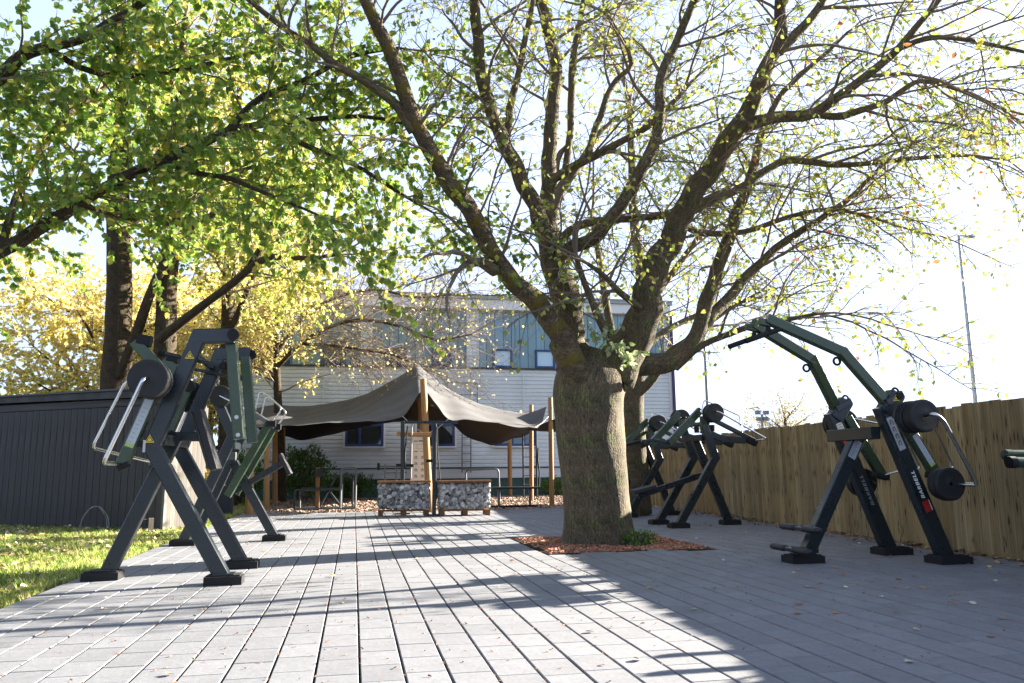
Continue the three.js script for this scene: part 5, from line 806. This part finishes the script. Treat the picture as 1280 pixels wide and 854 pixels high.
const rowOpt = (cols, size, dens, extra = {}) => ({ bark: M.barkLime, far: true, cols, leafSize: size, shape: 0.85, space: 0.17 / dens, trunkFrom: 0.42, limbFrom: 0.15, r0: [0.015, 0.035], len0: [1.2, 2.9], rise: 0.1, through: 0.62, twig: std(0.24, 0.19, 0.15, 0.9), lv: [{ steps: 6, wig: 0.17, out: V(0, -0.02, 0), seg: 4, space: 0.26 / dens, from: 0.15, leaf: { space: 0.16 } }, { len: [0.5, 1.3], r: 0.009, steps: 4, wig: 0.2, out: V(0, -0.05, 0), seg: 3, space: 9, from: 0.1, leaf: { space: 0.05 / dens, droop: -0.6 } }], ...extra });
makeTree('row_tree', 'tall tree with thick brown trunk and green-yellow leaves behind the dark shed', ROW_A_LIMBS, rowOpt([...lime, ...lime, ...green], [0.07, 0.115], 1.1, { trunkFrom: 0.62, limbFrom: 0.5 }), 'trees behind the shed');
makeTree('row_tree', 'tree behind the shed with a long limb reaching out above the press machine', ROW_B_LIMBS, rowOpt([...lime, ...gold.slice(0, 3)], [0.07, 0.115], 1.05, { trunkFrom: 0.62, limbFrom: 0.4 }), 'trees behind the shed');
makeTree('row_tree', 'slender yellowing tree rising between the press machine and the tent', ROW_C_LIMBS, rowOpt([...gold, ...lime], [0.06, 0.1], 1.3), 'trees behind the shed');
makeTree('row_tree', 'golden tree next to the tent, its half bare twigs spreading across the hall', ROW_D_LIMBS, rowOpt(gold, [0.06, 0.1], 1.15, { keep: (q) => q.x < 1.0 || rnd() < 0.035, twig: std(0.24, 0.19, 0.15, 0.9), space: 0.12, lv: [{ steps: 6, wig: 0.2, out: V(0.02, -0.01, 0), seg: 4, space: 0.2, from: 0.15, leaf: { space: 0.25 } }, { len: [0.5, 1.3], r: 0.011, steps: 4, wig: 0.24, out: V(0.02, -0.04, 0), seg: 3, space: 0.16, from: 0.1, leaf: { space: 0.05, droop: -0.6 } }, { len: [0.15, 0.5], r: 0.007, steps: 3, wig: 0.28, out: V(0, -0.05, 0), seg: 3, leaf: { space: 0.22 } }] }), 'trees behind the shed');
function autoLimbs(x, z, h, spread, r, n) {
  const L = { trunk: [] }; for (let i = 0; i <= 7; i++) L.trunk.push([x + R(-0.1, 0.1), -0.1 + h * 0.8 * i / 7, z + R(-0.1, 0.1), r * (1 - 0.1 * i)]);
  for (let k = 0; k < n; k++) { const y = h * (0.18 + 0.55 * k / n), a = k * 2.4 + R(-0.3, 0.3), l = spread * R(0.7, 1), P = []; for (let i = 0; i <= 4; i++) { const t = i / 4; P.push([x + Math.cos(a) * l * t, y + h * 0.22 * t + R(-0.1, 0.1), z + Math.sin(a) * l * t, r * 0.4 * (1.05 - 0.8 * t)]); } L['b' + k] = P; }
  return L;
}
makeTree('golden_tree', 'broad golden-leaved tree filling the space above the roof of the dark shed', autoLimbs(-13.5, -23.5, 8.5, 3.4, 0.22, 11), rowOpt([...gold, ...gold, ...lime], [0.08, 0.13], 1.12), 'golden trees in the background');
makeTree('golden_tree', 'pale golden tree standing far back between the slender trunks', autoLimbs(-8.2, -29, 8.5, 3.2, 0.22, 11), rowOpt(gold, [0.085, 0.14], 1.1), 'golden trees in the background');
makeTree('golden_tree', 'golden tree far back beside the end of the hall', autoLimbs(-5.6, -33, 9, 3, 0.22, 10), rowOpt(gold, [0.08, 0.13], 0.9), 'golden trees in the background');
makeTree('golden_tree', 'hazy half-bare autumn tree showing above the timber fence', autoLimbs(33.2, -56.7, 6.3, 2.3, 0.2, 12), rowOpt([[0.55, 0.5, 0.32], [0.6, 0.54, 0.36], [0.5, 0.46, 0.32]], [0.1, 0.16], 0.6, { twig: std(0.2, 0.16, 0.13, 0.9) }), 'golden trees in the background');
// shrubs ------------------------------------------------------------
function shrub(name, label, x, z, w, h, d, n, cols, size, group) {
  const t = thing(name, label, 'shrub', [x, 0, z], 0, group), lv = new Leaves(cols, 0.6), wd = new Wood();
  for (let i = 0; i < n; i++) {
    const v = rv(), k = Math.pow(rnd(), 0.3) * (0.85 + 0.3 * noise3(v.x * 2 + x, v.y * 2, v.z * 2 + z)); const q = V(v.x * w / 2 * k, h * 0.5 + v.y * h * 0.5 * k, v.z * d / 2 * k); if (q.y < 0.02) q.y = R(0.02, h * 0.3);
    lv.add(q, v.clone().multiplyScalar(0.8).addScaledVector(rv(), 0.7).add(V(0, 0.3, 0)), v.clone().addScaledVector(rv(), 0.8).add(V(0, 0.5, 0)), R(size[0], size[1]));
  }
  for (let i = 0; i < 26; i++) { const v = rv(); const e = V(v.x * w * 0.38, h * R(0.5, 0.9), v.z * d * 0.38); wd.add([[e.x * 0.2, -0.05, e.z * 0.2, 0.015], [e.x * 0.6, e.y * 0.55, e.z * 0.6, 0.01], [e.x, e.y, e.z, 0.004]], 4); }
  tag(part('stems', wd.geo(), M.twig, t), null, null, null, 'stuff'); lv.mesh(t, leafMat(0.3)); return t;
}
const dk = [[0.1, 0.2, 0.04], [0.15, 0.27, 0.05], [0.07, 0.15, 0.035], [0.22, 0.33, 0.08]];
shrub('hedge_shrub', 'large rounded evergreen shrub standing against the hall next to the tent poles', -1.6, -26.0, 1.9, 1.75, 1.5, 5200, dk, [0.05, 0.09], 'shrubs along the hall');
shrub('hedge_shrub', 'low evergreen shrub between the weight bench and the gabion counter', -0.1, -27.0, 1.9, 0.85, 0.9, 2600, dk, [0.05, 0.08], 'shrubs along the hall');
shrub('hedge_shrub', 'small bright green shrub at the hall wall behind the tent pole', 7.0, -27.2, 1.6, 0.62, 0.8, 1900, [...dk, [0.16, 0.24, 0.05]], [0.05, 0.08], 'shrubs along the hall');
shrub('hedge_shrub', 'dark hedge shrub in the grass behind the rowing machine', -3.3, -23.5, 2.0, 1.55, 1.5, 4200, dk, [0.05, 0.09], 'shrubs along the hall');
shrub('russet_shrub', 'russet brown leafy shrub squeezed in behind the shed corner', -2.9, -16.2, 0.7, 1.5, 0.6, 1500, [[0.4, 0.28, 0.05], [0.3, 0.16, 0.05], [0.22, 0.2, 0.04], [0.45, 0.36, 0.07]], [0.05, 0.09]);
shrub('trunk_sprout', 'low tuft of fresh green leaves sprouting at the foot of the big trunk', 3.42, -9.32, 0.5, 0.16, 0.3, 240, [[0.1, 0.2, 0.03], [0.14, 0.26, 0.04], [0.07, 0.14, 0.03]], [0.03, 0.06]);
scene.traverse((o) => { if (o.isMesh) { o.castShadow = true; o.receiveShadow = true; } });
renderer.render(scene, camera);
